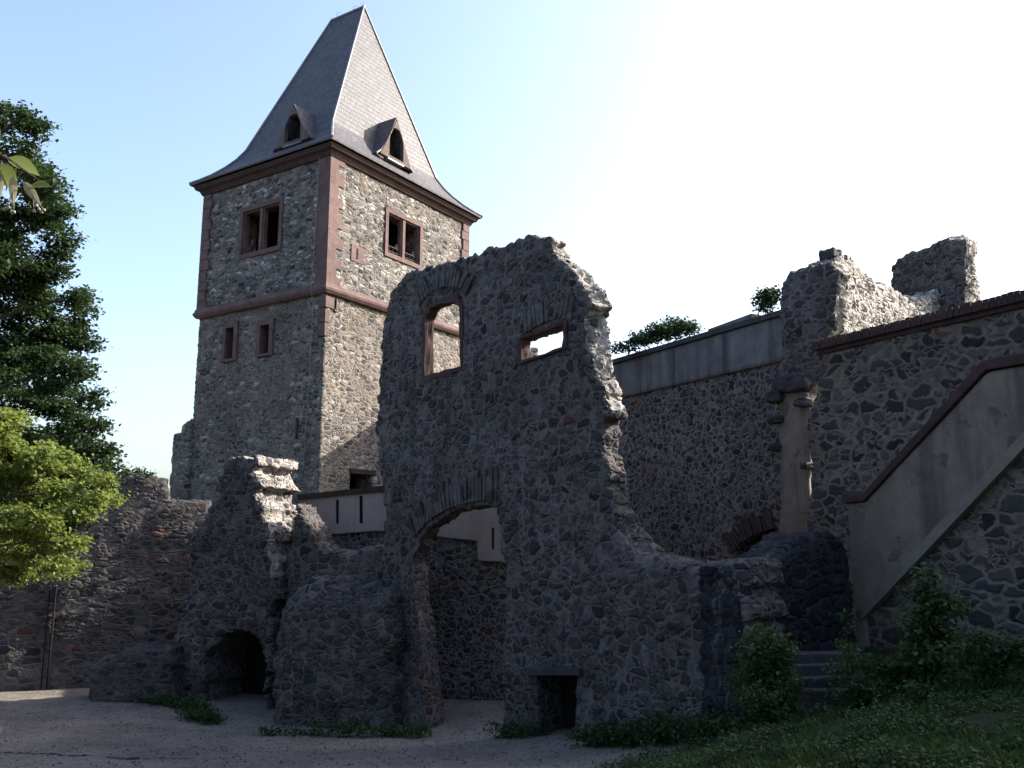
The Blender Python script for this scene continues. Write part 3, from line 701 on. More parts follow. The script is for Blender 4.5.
hD = PM.uv(door); hD = [(u, z if y < 735 else -1) for (u, z), (x, y) in zip(hD, door)]; hD = roughen(hD, .05, seed=4)
ni = [(538, 735), (538, 700), (536, 672), (576, 672), (576, 735)]
hN = PM.uv(ni); hN = [(u, z if y < 730 else -1) for (u, z), (x, y) in zip(hN, ni)]
ruin = PM.place(wall('ruined_wall', oM, .85, M_ruin, hM+[hD, hN], res=.06, inward=PM.inward, rnd=.07, rr=.16, lumpy=.055, splay=1.35, seed=5, core=M_core_lit, core_z=7.0, thin=(.48, 4.5, 5.2)))  # core_z ends the painted sunlight; the edge below keeps plain stone
tag(ruin, 'tall free-standing ruined rubble wall with arched gateway, two window openings and jagged top', 'ruined wall')
fM = PM.fn()
def off(poly, d):   # grow a polygon about its centre
    c = np.array(poly).mean(0); return [tuple(c+(np.array(p)-c)*(1+d/np.linalg.norm(np.array(p)-c))) for p in poly]
mb = MB(); mb.ring(off(hM[0], .03), off(hM[0], -.13), fM, -.03, .22); wf = mb.build('window_frame', M_sand_dark, ruin)
mb = MB(); mb.ring(off(hM[1], .04), off(hM[1], -.10), fM, -.04, .20); mb.build('window_frame', M_sand_dark, ruin)
def voussoirs(poly, length, fn, y0, y1, step=.16, name='arch_stones', mat=None, parent=None, jit=.03, thick=.11):
    """upright stones set on edge along an arch line, leaning with its normal"""
    pts = [Vector(p) for p in poly]; mb = MB(); acc = 0
    for a, b in zip(pts, pts[1:]):
        t = (b-a); L = t.length; t.normalize(); n = Vector((-t.y, t.x)); n = n if n.y > 0 else -n
        while acc < L:
            p = a+t*acc; l = length*random.uniform(.8, 1.15); w_ = thick*random.uniform(.8, 1.15)
            q = [p-t*w_/2, p+t*w_/2, p+t*w_*.6+n*l, p-t*w_*.6+n*l]
            q = [(v.x+random.uniform(-jit, jit)*.4, v.y+random.uniform(-jit, jit)*.4) for v in q]
            mb.prism(q, fn, y0-random.uniform(0, .03), y1); acc += w_+.035
        acc -= L
    return mb.build(name, mat, parent)
M_vous = masonry('arch_slabs', (.5, .4, .4), [(0, BAS), (.4, BAS2), (.8, (.07, .066, .066))], (.09, .082, .08), mw=.03, disp=.02, smear=.1)
M_vous.displacement_method = 'BUMP'
voussoirs(PM.uv([(416, 536), (428, 522), (448, 509), (470, 502), (497, 500)]), .62, fM, -.04, .3, mat=M_vous, parent=ruin)
voussoirs(PM.uv([(422, 304), (430, 292), (445, 287), (460, 288), (466, 296)]), .5, fM, -.04, .3, mat=M_vous, parent=ruin)
voussoirs(PM.uv([(528, 332), (545, 323), (560, 318), (571, 320)]), .5, fM, -.04, .3, mat=M_vous, parent=ruin)
mb = MB(); mb.prism(PM.uv([(529, 675), (529, 668), (582, 668), (582, 675)]), fM, -.07, .4); mb.build('niche_lintel', M_step, ruin)
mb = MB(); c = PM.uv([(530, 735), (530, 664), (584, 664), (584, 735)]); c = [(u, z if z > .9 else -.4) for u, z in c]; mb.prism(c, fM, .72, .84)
mb.build('niche_back', M_dark, ruin)  # back slab coloured near-black for the depth shade of the niche

for ch in ruin.children:
    if ch.name.startswith('window_frame'):
        bm = bmesh.new(); bm.from_mesh(ch.data); bmesh.ops.subdivide_edges(bm, edges=bm.edges, cuts=4, use_grid_fill=True)
        for v in bm.verts:
            a = noise.noise_vector(v.co*4.0)*.05+noise.noise_vector(v.co*11)*.022; v.co += Vector((a.x, a.y*.4, a.z))
        bm.to_mesh(ch.data); bm.free()

_a, _b = at(738, 600, 13.9), at(852, 600, 15.7)
PX = Plane((_a.x, _a.y), (_b.x-_a.x, _b.y-_a.y))
tx = [(738, 735), (740, 570), (755, 566), (774, 560), (788, 548), (800, 536), (815, 532), (832, 533), (846, 540), (853, 560), (856, 640), (856, 735)]
oX = PX.uv(tx); oX = [(u, z if y < 730 else .5) for (u, z), (x, y) in zip(oX, tx)]
stn = PX.place(wall('stained_wall', roughen(oX, .05, seed=61), .8, M_stain, res=.06, inward=PX.inward, rnd=.1, rr=.2, lumpy=.05, seed=61))
tag(stn, 'black-stained wall stub with white lime drips behind the stone steps', 'wall stub')
# ------------------------------------------------------------------ LEFT RUIN
PN = Plane((-3.32, 23.2), (-.92, .39))
tl = [(276, 735), (270, 700), (268, 640), (272, 600), (270, 560), (263, 530), (259, 500), (256, 480), (258, 457), (235, 461), (222, 470), (214, 492), (200, 515), (188, 545), (182, 600), (172, 690), (168, 735)]
oN = PN.uv(tl); oN = [(u, z if y < 730 else -.6) for (u, z), (x, y) in zip(oN, tl)]
cave = [(206, 735), (204, 690), (208, 655), (220, 638), (240, 630), (256, 636), (265, 655), (267, 735)]
hC = PN.uv(cave); hC = [(u, z if y < 730 else -1) for (u, z), (x, y) in zip(hC, cave)]
hC2 = PN.uv([(259, 560), (258, 518), (266, 515), (270, 560)])
nl = PN.place(wall('ruined_wall', roughen(oN, .17, seed=8), 1.75, M_ruin, [roughen(hC, .08, seed=2)], res=.075, inward=PN.inward, rnd=.05, rr=.16, lumpy=.16, seed=8, core=M_core_lit, core_z=3.6))
tag(nl, 'broken left ruin stub with dark cave-like arch at its foot and sunlit broken end', 'ruined wall')
mb = MB(); mb.prism([(u, z) for u, z in PN.uv([(180, 720), (180, 610), (290, 610), (290, 720)])], PN.fn(), 1.6, 1.8); mb.build('passage_back', M_dark, nl)  # passage closed by a slab with its darkness painted on
PK = Plane((-3.0, 23.9), (-.95, .31))
tk = [(392, 735), (390, 560), (386, 545), (350, 553), (332, 550), (318, 540), (306, 520), (296, 500), (285, 560), (275, 735)]
oK = PK.uv(tk); oK = [(u, z if y < 730 else -.6) for (u, z), (x, y) in zip(oK, tk)]
kk = PK.place(wall('ruined_wall', roughen(oK, .09, seed=12), .9, M_ruin, res=.085, inward=PK.inward, rnd=.1, rr=.2, lumpy=.09, seed=12))
tag(kk, 'low dark ruined wall with dipped top between the left stub and the tall wall', 'ruined wall')
PB2 = Plane((-3.3, 21.9), (-.96, .28))
tb = [(392, 740), (394, 640), (392, 605), (384, 592), (355, 588), (325, 582), (300, 580), (284, 590), (272, 606), (266, 650), (268, 700), (266, 740)]
oB = PB2.uv(tb); oB = [(u, z if y < 735 else -.6) for (u, z), (x, y) in zip(oB, tb)]
bb = PB2.place(wall('rubble_mass', roughen(oB, .12, seed=21), 1.7, M_ruin, res=.08, inward=PB2.inward, rnd=.5, rr=.7, lumpy=.2, seed=21))
tag(bb, 'bulging weathered rubble block beside the dark cave arch', 'rubble')

# ------------------------------------------------------------------ CURTAIN WALL AND STONE BENCH, far left
PW = Plane((-10.66, 28.5), (-.926, -.377))
tw = [(212, 735), (212, 500), (172, 499), (169, 495), (168, 478), (150, 475), (120, 474), (90, 478), (60, 480), (0, 484), (-60, 486), (-240, 490), (-240, 735)]
oW = PW.uv(tw); oW = [(u, z if y < 730 else -.6) for (u, z), (x, y) in zip(oW, tw)]
cw = PW.place(wall('curtain_wall', roughen(oW, .05, seed=31), 1.0, M_flat, res=.09, inward=PW.inward, rnd=.08, rr=.2, lumpy=.05, seed=31))
tag(cw, 'long dark courtyard wall of flat stones behind the trees left of the tower', 'wall')
mb = MB(); u_, _ = PW.uv([(55, 600)])[0]; mb.tube([(u_, -.06*PW.inward, .2), (u_, -.06*PW.inward, 3.2)], .03); mb.tube([(u_+.16, -.06*PW.inward, .2), (u_+.16, -.06*PW.inward, 3.3)], .02); mb.build('drain_pipe', M_dark, cw)
PS = Plane((-8.6, 25.0), (-1, .12))
tsb = [(172, 735), (172, 648), (150, 645), (128, 648), (105, 655), (88, 664), (84, 735)]
oS = PS.uv(tsb); oS = [(u, z if y < 730 else -.5) for (u, z), (x, y) in zip(oS, tsb)]
sb = PS.place(wall('low_wall', roughen(oS, .06, seed=41), 1.0, M_flat, res=.075, inward=PS.inward, rnd=.15, rr=.3, lumpy=.06, seed=41))
tag(sb, 'low rough stone block wall standing in front of the curtain wall', 'low wall')

# ------------------------------------------------------------------ PLASTERED PARAPET WALL behind the gateway
PV_ = Plane((-5.9, 27), (5.56, -2.0))
oV = [(-.6, -.3), (7.6, -.3), (7.6, 5.9), (-.6, 5.95)]
pv = PV_.place(wall('parapet_wall', oV, .5, M_small, res=.085, inward=PV_.inward, lumpy=.02, seed=51))
tag(pv, 'small-stone wall with pale plastered parapet seen through the gateway', 'wall')
fV = PV_.fn()
s1 = PV_.uv([(337, 524), (337, 500), (340, 500), (340, 524)]); s2 = PV_.uv([(360.5, 524), (360.5, 496), (364, 496), (364, 524)]); s3 = PV_.uv([(492.5, 550), (492.5, 528), (495, 528), (495, 550)])
pb = PV_.uv([(300, 537), (380, 531), (478, 541), (479, 561), (520, 563), (520, 480), (300, 499)])
pan = wall('plaster_panel', pb, .06, M_white, [s1, s2, s3], res=.04, inward=PV_.inward, lumpy=0, y0=-.08, parent=pv)
mb = MB()
for s_ in (s1, s2, s3): mb.prism(s_, fV, -.018, -.004)
mb.build('slot_shade', M_dark, pan)  # dark pieces paint the shade in the parapet slots
mb = MB(); mb.prism(PV_.uv([(300, 500), (300, 495), (520, 472), (520, 478)]), fV, -.16, .3); mb.build('coping', M_wood, pv)

# ------------------------------------------------------------------ RENDERED-BAND WALL (centre right)
PB = Plane((22*263/887, 22), (-.5, .866))
tz = [PB.uv([(775, 322)])[0], PB.uv([(620, 362)])[0]]
zt = PB.uv([(775, 360)])[0][1]; zb_ = PB.uv([(622, 398)])[0][1]
def zl(u, a, b): return a[1]+(b[1]-a[1])*(u-a[0])/(b[0]-a[0])
bt = (PB.uv([(775, 318)])[0], PB.uv([(622, 362)])[0]); bbm = (PB.uv([(775, 363)])[0], PB.uv([(622, 398)])[0])
U0, U1 = -1.2, 7.6
UE = 15.6
oBW = [(U0, -.4), (UE, -.4), (UE, 11.95), (12.3, 11.9), (12.0, 9.3), (8.0, 9.5), (U1, zl(U1, *bt)), (U0, zl(U0, *bt))]
ar = PB.uv([(736, 575), (735, 552), (742, 543), (755, 535), (775, 527), (782, 575)])
bw = PB.place(wall('castle_wall', oBW, .7, M_small, [ar], res=.085, inward=PB.inward, lumpy=.03, seed=61))
tag(bw, 'wall of small dark cobbles under a streaked grey rendered band', 'wall')
fB = PB.fn()
wall('rendered_band', [(U0, zl(U0, *bbm)), (U1-.02, zl(U1, *bbm)), (U1-.02, zl(U1, *bt)-.02), (U0, zl(U0, *bt)-.02)], .12, M_concrete, res=.12, inward=PB.inward, lumpy=.012, y0=-.07, parent=bw)
mb = MB(); mb.prism([(U0, zl(U0, *bt)-.02), (U1, zl(U1, *bt)-.02), (U1, zl(U1, *bt)+.12), (U0, zl(U0, *bt)+.12)], fB, -.16, .75); mb.build('coping', M_step, bw)
mb = MB(); q = PB.uv([(700, 335), (743, 322), (743, 312), (700, 328)]); mb.prism(q, fB, .3, .9); mb.build('raised_coping', M_concrete, bw)
voussoirs(PB.uv([(734, 552), (742, 543), (755, 535), (775, 528)]), .5, fB, -.06, .3, mat=M_sand_dark, parent=bw, thick=.09, name='brick_arch')
mb = MB(); mb.prism(PB.uv([(732, 580), (732, 530), (785, 515), (785, 580)]), fB, .5, .6); mb.build('arch_infill', M_brick, bw)

# ------------------------------------------------------------------ GABLE WALL with brick coping (right)
PG = Plane((6.87, 17.5), (-.482, .876))
GZT = PG.uv([(900, 334)])[0][1]
gl = PG.uv([(808, 640), (812, 560), (806, 520), (813, 470), (808, 430), (818, 395), (820, 350)])
oG = [(-14, 0), (gl[0][0], 0)]+gl[:-1]+[(gl[-1][0], GZT), (-14, GZT)]
gw = PG.place(wall('castle_wall', roughen(oG, .03, seed=71, zmin=.5)[:], .6, M_gable, res=.085, inward=PG.inward, lumpy=.03, seed=71))
tag(gw, 'right-hand wall of sparse dark stones in tan mortar under a brick coping', 'wall')
fG = PG.fn(); mb = MB(); u = -14.0
while u < gl[-1][0]+.05:
    w_ = random.uniform(.10, .13); hh = random.uniform(.17, .20); mb.prism(rect(u, GZT+.05, u+w_-.012, GZT+.05+hh), fG, -.12-random.uniform(0, .025), .7); u += w_
mb.build('brick_coping', M_sand_dark, gw)
mb = MB(); mb.prism(rect(-14, GZT-.04, gl[-1][0]+.04, GZT+.05), fG, -.05, .62); mb.build('coping_bed', M_sand_dark, gw)

# stair side wall
PSW = Plane((.381*16.4, 16.4), (-.482, .876))
fS = PSW.fn()
sc_ = PSW.uv([(850, 500), (868, 498), (990, 371), (1024, 361)]); (ua, za_), (ub, zb2), (uc, zc), (ud, zd) = sc_
ul = ua
body = [(-8, 1.2), (ul, 1.2), (ul, za_-.04), (ub, za_-.02), (uc, zc), (-8, zc+.02)]
sw = PSW.place(wall('stair_wall', body, .4, M_gable, res=.085, inward=PSW.inward, lumpy=.02, seed=81))
tag(sw, 'stair side wall with tan plaster face and sloping dark red sandstone coping', 'stair wall')
lb = PSW.uv([(862, 612), (1024, 445)]); (l0, lz0), (l1, lz1) = lb; sl_ = (lz1-lz0)/(l1-l0)
uk = -6.0
plas = [(ul-.0, 1.2), (ul, za_-.07), (ub, za_-.05), (uc, zc-.03), (-8, zc-.03), (-8, lz0+sl_*(-8-l0)), (l0-.05, lz0), (l0-.25, 1.2)]
plas = [(ul, 1.2), (ul, za_-.07), (ub, za_-.05), (uc, zc-.03), (-4.5, zc-.03), (-4.5, min(zc-.1, lz0+sl_*(-4.5-l0))), (l0-.12, lz0-.05), (l0-.2, 1.2)]
wall('plaster_face', plas, .08, M_plaster, res=.07, inward=PSW.inward, lumpy=.012, y0=-.07, parent=sw)
def slant(a, b, h, y0, y1, name, mat, parent, fn):
    mb = MB(); mb.prism([a, b, (b[0], b[1]+h), (a[0], a[1]+h)], fn, y0, y1); return mb.build(name, mat, parent)
slant((l0-.1, lz0-.12), (-4.4, lz0+sl_*(-4.4-l0)-.1), .22, -.15, -.0, 'plaster_ledge', M_ledge, sw, fS)
mb = MB(); th_ = .2
mb.prism([(ul+.1, za_-.06), (ul+.1, za_+.18), (ul+.03, za_+.12), (ub, za_+.12), (uc+.05, zc+.17), (-8, zc+.19), (-8, zc), (uc, zc), (ub, za_-.04)], fS, -.13, .5)
cp = mb.build('sandstone_coping', M_sand_dark, sw)
md = cp.modifiers.new('bev', 'BEVEL'); md.width = .02; md.segments = 2
# plaster pier and steps behind
st = PSW.place(bpy.data.objects.new('stone_stairs', None)); COL.objects.link(st)
tag(st, 'dark worn stone steps at the foot of the stair wall', 'stairs')
for i in range(9):
    u0 = ul+.75-i*.33; mb = MB(); zt_ = 2.35+i*.19
    mb.box((u0, .02*PSW.inward if u0 < ul else -.45*PSW.inward, zt_-.6), (u0-.40, .98*PSW.inward, zt_), bev=.02, jit=.012); mb.build('step', M_step, st)

for i in range(4):
    mb = MB(); a = at(800, 670, 12.9+i*.28); zt_ = 2.5+i*.13
    u0, z_ = hit(800, 660, PSW.p0, PSW.d)
    q = [Vector((4.25+.02*i, 12.75+.3*i, 0)), Vector((5.25+.02*i, 12.95+.3*i, 0))]
    ca, sa = math.cos(-PSW.rz), math.sin(-PSW.rz)
    fnw = lambda x, y, z: Vector(((x-PSW.p0[0])*ca-(y-PSW.p0[1])*sa, (x-PSW.p0[0])*sa+(y-PSW.p0[1])*ca, z))
    V = [fnw(x, y, z) for x, y, z in ((4.2, 12.75+.3*i, zt_-.5), (5.35, 12.95+.3*i, zt_-.5), (5.3, 13.35+.3*i, zt_-.5), (4.15, 13.15+.3*i, zt_-.5), (4.2, 12.75+.3*i, zt_), (5.35, 12.95+.3*i, zt_), (5.3, 13.35+.3*i, zt_), (4.15, 13.15+.3*i, zt_))]
    for v in V: mb.bm.verts.new(v+Vector((random.uniform(-.015, .015), random.uniform(-.015, .015), random.uniform(-.012, .012))))
    mb.bm.verts.ensure_lookup_table(); B_ = mb.bm.verts
    for f_ in ((0, 1, 2, 3), (4, 5, 6, 7), (0, 1, 5, 4), (1, 2, 6, 5), (2, 3, 7, 6), (3, 0, 4, 7)): mb.bm.faces.new([B_[k] for k in f_])
    bmesh.ops.bevel(mb.bm, geom=list(mb.bm.edges), offset=.02, segments=2, affect='EDGES')
    mb.build('step', M_step, st)

# ------------------------------------------------------------------ BROKEN PIER, MERLON
PP = Plane((20.3*(795-512)/887, 20.3), (-.5, .866))
tp = [(808, 640), (809, 520), (808, 470), (811, 420), (806, 392), (816, 378), (822, 350), (828, 320), (831, 290), (835, 268), (828, 262), (812, 264), (798, 268), (786, 273), (779, 283), (776, 300), (779, 340), (776, 375), (781, 392), (778, 430), (780, 520), (778, 640)]
oP = PP.uv(tp)
pp = PP.place(wall('broken_pier', roughen(oP, .06, seed=91), .55, M_ruin, res=.07, inward=PP.inward, rnd=.12, rr=.25, lumpy=.07, seed=91, core=M_core_lit, core_z=6))
tag(pp, 'broken stone pier with plaster strip rising between cobbled wall and right-hand wall', 'pier')
wall('plaster_strip', roughen(PP.uv([(779, 560), (812, 560), (811, 470), (814, 420), (808, 392), (782, 388), (782, 440), (784, 500)]), .03, seed=3), .1, M_plaster, res=.05, inward=PP.inward, lumpy=.008, y0=-.08, parent=pp)
def rock(name, c, r, mat, parent, seed):
    bm = bmesh.new(); bmesh.ops.create_icosphere(bm, subdivisions=4, radius=1)
    for v in bm.verts:
        p = v.co.copy(); k = max(abs(p.x), abs(p.y), abs(p.z)); p = p.lerp(p/k, .55)
        d = noise.noise_vector(p*1.6+Vector((seed, 0, 0)))*.22+noise.noise_vector(p*5+Vector((seed, 3, 0)))*.07
        v.co = Vector(((p.x+d.x)*r[0], (p.y+d.y)*r[1], (p.z+d.z)*r[2]))+Vector(c)
    me = bpy.data.meshes.new(name); bm.to_mesh(me); bm.free(); me.polygons.foreach_set('use_smooth', [True]*len(me.polygons)); return obj(name, me, mat, parent)
for k, (x0, y0_, x1, y1_) in enumerate(((780, 392, 811, 376), (773, 404, 786, 390), (802, 408, 813, 398), (775, 424, 786, 416), (775, 452, 783, 443), (808, 470, 815, 462))):
    q = PP.uv([(x0, y0_), (x1, y0_), (x1, y1_), (x0, y1_)]); us = [a for a, _ in q]; zs = [b for _, b in q]
    rock('corbel_stone', ((min(us)+max(us))/2, -.05*PP.inward, (min(zs)+max(zs))/2), ((max(us)-min(us))*.55, .26, (max(zs)-min(zs))*.42), M_step, pp, k*7.3)
PQ = Plane((7.5, 20.7), (.72, .694))
tq = [(822, 420), (828, 300), (834, 266), (842, 254), (852, 257), (862, 266), (870, 276), (882, 285), (886, 282), (897, 290), (912, 296), (930, 296), (942, 288), (949, 272), (953, 242), (966, 236), (977, 240), (979, 252), (976, 258), (980, 300), (988, 420)]
oQ = PQ.uv(tq)
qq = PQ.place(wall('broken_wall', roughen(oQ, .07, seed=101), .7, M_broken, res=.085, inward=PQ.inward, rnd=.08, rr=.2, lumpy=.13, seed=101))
tag(qq, 'sunlit rough broken wall with dipping top above the brick coping', 'ruined wall')
PR = Plane((26.5*(957-512)/887, 26.5), (-.5, .866))
tr = [(964, 420), (963, 300), (963, 238), (940, 240), (926, 246), (908, 252), (896, 258), (890, 268), (889, 282), (884, 420)]
rr_ = PR.place(wall('merlon', roughen(PR.uv(tr), .05, seed=111), .66, M_ruin, res=.075, inward=PR.inward, rnd=.1, rr=.2, lumpy=.05, seed=111, core=M_core_lit, core_z=5))
tag(rr_, 'square wall stump rising highest above the right-hand broken wall', 'merlon')
mb = MB(); p = PQ.uv([(843, 256)])[0]; mb.bm.free(); rock('loose_stone', (p[0]+.05, .35, p[1]+.06), (.3, .24, .2), M_step, qq, 4.4)

# ------------------------------------------------------------------ VEGETATION
def ring_blob(lst, dep, spread=.8, fl=.8, sub=0):
    out = []
    for x, y, r in lst:
        d = dep+random.uniform(-spread, spread); c = at(x, y, d); s = r*d/887
        if sub:
            for _ in range(sub):
                u = Vector((random.gauss(0, 1), random.gauss(0, 1), random.gauss(0, 1))).normalized()*random.uniform(.45, .95)*s; q = random.uniform(.22, .42)*s
                out.append((c+Vector((u.x, u.y, u.z*fl)), q*1.3, q*1.25, q*.45, q*q))
        else: out.append((c, s, s*1.1, s*fl, s**2))
    return out
def limbs(mb, root, tip, r0, r1, n=5, sag=.3):
    pts = []
    for i in range(n+1):
        t = i/n; p = root.lerp(tip, t)+Vector((0, 0, sag*math.sin(t*math.pi)))+noise.noise_vector(root*3+Vector((t*3, 0, 0)))*.12*(t*(1-t)*4); pts.append(p)
    mb.tube(pts, r0, r1, 7)
# big dark tree
blobs = [(10, 118, 24), (38, 122, 20), (-20, 150, 40), (22, 165, 34), (50, 188, 26), (58, 215, 28), (20, 225, 40), (68, 238, 18), (-20, 260, 45), (35, 268, 36), (60, 262, 20), (15, 300, 38), (50, 305, 26), (80, 300, 18), (92, 312, 11),
         (88, 296, 12), (30, 340, 42), (70, 335, 30), (92, 342, 14), (-20, 360, 50), (20, 385, 40), (60, 372, 34), (85, 372, 18), (75, 400, 26), (100, 400, 14), (108, 425, 10), (40, 420, 44), (85, 432, 24), (102, 455, 22), (118, 468, 12), (60, 460, 44), (112, 482, 13),
         (20, 470, 50), (-30, 460, 60), (-60, 300, 60), (-60, 180, 50), (-90, 400, 70), (95, 490, 24), (60, 510, 40), (10, 530, 40), (-40, 520, 50)]
t1 = tag(empty('broadleaf_tree', (-12.2, 15.5, gz(-12.2, 15.5))), 'tall dark green tree towering at the left edge behind the paler foliage', 'tree')
def local(o, blist): return [(Vector(c)-o.location, a, b, c2, w_) for c, a, b, c2, w_ in blist]
blobs = [(x-7, y, r*.92) for x, y, r in blobs]
B1 = ring_blob(blobs, 15.5, 1.2, .85, 18)
leaves('crown', local(t1, B1), 150000, .078, L_dark, t1, droop=.2, flat=.5)
mb = MB(); base = Vector((0, 0, -.3)); topv = at(-60, 90, 15.5)-t1.location
mb.tube([base, base.lerp(topv, .25)+Vector((.1, .1, 0)), base.lerp(topv, .6), topv], .32, .07, 10); mb.build('trunk', M_bark, t1)
for c, a, b_, c2, w_ in local(t1, B1)[::30]:
    mb = MB(); r_ = base.lerp(topv, max(.12, min(.85, (c.z-1.6)/topv.z))); limbs(mb, r_, c, .07, .015); mb.build('limb', M_bark, t1)
# pale tree in front
blobs = [(-5, 425, 26), (15, 418, 16), (20, 445, 28), (40, 462, 24), (0, 470, 34), (60, 462, 18), (30, 495, 32), (65, 490, 16), (5, 520, 34), (45, 520, 22), (35, 545, 30), (70, 545, 16), (80, 512, 14), (100, 500, 14), (115, 497, 9), (92, 476, 13),
         (-20, 550, 36), (60, 568, 16), (25, 568, 20), (-60, 500, 60), (-40, 440, 40), (105, 480, 9), (76, 568, 9), (-15, 575, 16)]
t2 = tag(empty('pale_tree', (-8.4, 10.6, gz(-8.4, 10.6))), 'sunlit yellow-green leafy tree low at the left edge before the dark tree', 'tree')
blobs = [(x-3, y, r) for x, y, r in blobs]
B2 = ring_blob(blobs, 11.0, .7, .7, 11)
leaves('crown', local(t2, B2), 46000, .058, L_lime, t2, droop=.3, flat=.45)
mb = MB(); topv = Vector((.4, 0, 5.2)); base = Vector((0, 0, -.3)); mb.tube([base, (.1, .05, 1.6), (.2, 0, 3.4), topv], .2, .05, 10); mb.build('trunk', M_bark, t2)
for c, a, b_, c2, w_ in local(t2, B2)[::25]:
    mb = MB(); r_ = base.lerp(topv, max(.3, min(.95, (c.z-.3)/topv.z))); limbs(mb, r_, c, .03, .006, sag=.15); mb.build('limb', M_bark, t2)
# near lime-tree branch with hanging bracts, its trunk stands outside the picture
lt = tag(empty('lime_tree', (-4.2, 3.2, gz(-4.2, 3.2))), 'near linden branch with pale hanging flower bracts at upper left', 'tree')
O = lt.location
mb = MB(); mb.tube([(0, 0, -.3), (.02, 0, 2), (.0, .05, 4.5)], .16, .09, 12); mb.build('trunk', M_bark, lt)
tipw = at(38, 180, 3.2); mb = MB(); a_ = Vector((.0, .02, 3.4)); tip = tipw-O
mb.tube([a_, a_.lerp(tip, .35)+Vector((0, 0, .1)), a_.lerp(tip, .7)+Vector((0, 0, .12)), at(4, 157, 3.2)-O, tip], .035, .003, 7); mb.build('branch', M_bark, lt)
def big_leaf(mb, p, d, n, L, W_, fold=.12):
    s = d.cross(n).normalized(); n = s.cross(d).normalized(); prof = [(0, .02), (.12, .32), (.3, .48), (.5, .46), (.7, .33), (.86, .16), (1, 0)]
    mid = [mb.bm.verts.new(p+d*L*t-n*L*.12*t*t) for t, _ in prof]
    for sg in (-1, 1):
        e = [mb.bm.verts.new(p+d*L*t+s*sg*w_*W_+n*(w_*W_*fold*2)-n*L*.12*t*t) for t, w_ in prof[:-1]]+[mid[-1]]
        for i in range(len(prof)-2): mb.bm.faces.new((mid[i], mid[i+1], e[i+1], e[i]))
        mb.bm.faces.new((mid[-2], mid[-1], e[-2]))
def pxdir(x0, y0, x1, y1, dz=0): return (at(x1, y1, 3.2+dz)-at(x0, y0, 3.2)).normalized()
for (x0, y0, x1, y1, L, W_) in ((8, 158, 38, 172, .125, .09), (-6, 165, 18, 190, .12, .10), (30, 186, 56, 184, .09, .07), (-12, 150, 4, 178, .1, .08), (-16, 172, 2, 198, .11, .09), (-20, 120, 10, 150, .11, .09)):
    mb = MB(); big_leaf(mb, at(x0, y0, 3.2)-O, pxdir(x0, y0, x1, y1, random.uniform(-.05, .05)), Vector((.2, -.7, .6)), L, W_); mb.build('leaf', L_twig, lt, True)
for (x0, y0, x1, y1) in ((14, 176, 12, 208), (24, 182, 42, 207), (2, 176, -4, 200)):
    mb = MB(); big_leaf(mb, at(x0, y0, 3.18)-O, pxdir(x0, y0, x1, y1), Vector((.1, -1, .2)), .115, .035); br_ = mb.build('bract', L_bract, lt, True)
    for k in range(5):
        q = at(x1-4+k*2.5-4, y1+2+random.uniform(-4, 3), 3.17)-O; mb = MB(); bmesh.ops.create_icosphere(mb.bm, subdivisions=2, radius=.0065)
        for v in mb.bm.verts: v.co += q
        mb.tube([at((x0+x1)/2, (y0+y1)/2, 3.18)-O, q], .0015, .001, 4); mb.build('flower_bud', L_flower, br_, True)

def shrub(name, label, cat, px, dep, blist, n, size, mat, tipmat=None, group=None, tipn=0, stems=8, z0=None, **kw):
    b0 = at(px[0], px[1], dep); zz = gz(b0.x, b0.y) if z0 is None else z0
    e = tag(empty(name, (b0.x, b0.y, zz)), label, cat, group)
    BL = local(e, ring_blob(blist, dep, .25))
    leaves('foliage', BL, n, size, mat, e, **kw)
    if tipn: 
        top_ = [(c+Vector((0, -.05, s3*.5)), a, b, s3*.6, w_) for c, a, b, s3, w_ in BL]; leaves('fresh_foliage', top_, tipn, size, tipmat, e, **kw)
    mb = MB()
    for i in range(stems):
        c = BL[i % len(BL)][0]; mb.tube([(random.uniform(-.05, .05), random.uniform(-.05, .05), -.08), (c.x*.5, c.y*.5, c.z*.5), tuple(c)], .014, .004, 5)
    mb.build('stem', M_bark, e); return e
shrub('bush', 'dense bush with yellow-green tips at the edge of the gravel', 'bush', (765, 725), 12.6,
      [(765, 640, 18), (752, 655, 16), (780, 652, 16), (765, 668, 26), (750, 685, 22), (780, 685, 24), (765, 705, 26), (768, 722, 22)], 6500, .055, L_bush, L_bushtip, tipn=1300, droop=-.2)
shrub('sapling', 'leafy sapling growing against the foot of the stair wall', 'sapling', (925, 668), 12.0,
      [(928, 578, 8), (920, 592, 12), (940, 600, 12), (925, 615, 16), (950, 612, 10), (935, 640, 22), (912, 630, 10), (925, 660, 22)], 2600, .085, L_bush, L_bushtip, tipn=350, droop=.3)
shrub('wild_shrub', 'low spreading shrub to the right of the sapling on the grass bank', 'shrub', (980, 660), 11.0,
      [(985, 640, 16), (1010, 650, 16), (965, 655, 18), (995, 665, 20), (1030, 655, 22)], 2600, .06, L_bush, droop=0)
shrub('wild_shrub', 'tangled weedy shrub between the round bush and the sapling', 'shrub', (875, 690), 12.0,
      [(850, 655, 10), (862, 668, 16), (888, 672, 18), (905, 665, 16), (845, 690, 18), (870, 695, 20), (835, 670, 8), (900, 690, 18)], 3200, .055, L_weed, L_bush, tipn=300, droop=-.1)
shrub('weed_plant', 'slender tall weeds beside the dark steps', 'weeds', (850, 665), 12.8,
      [(845, 615, 4), (850, 630, 5), (842, 645, 6), (852, 650, 7), (846, 662, 8)], 500, .05, L_bush, droop=-.3)
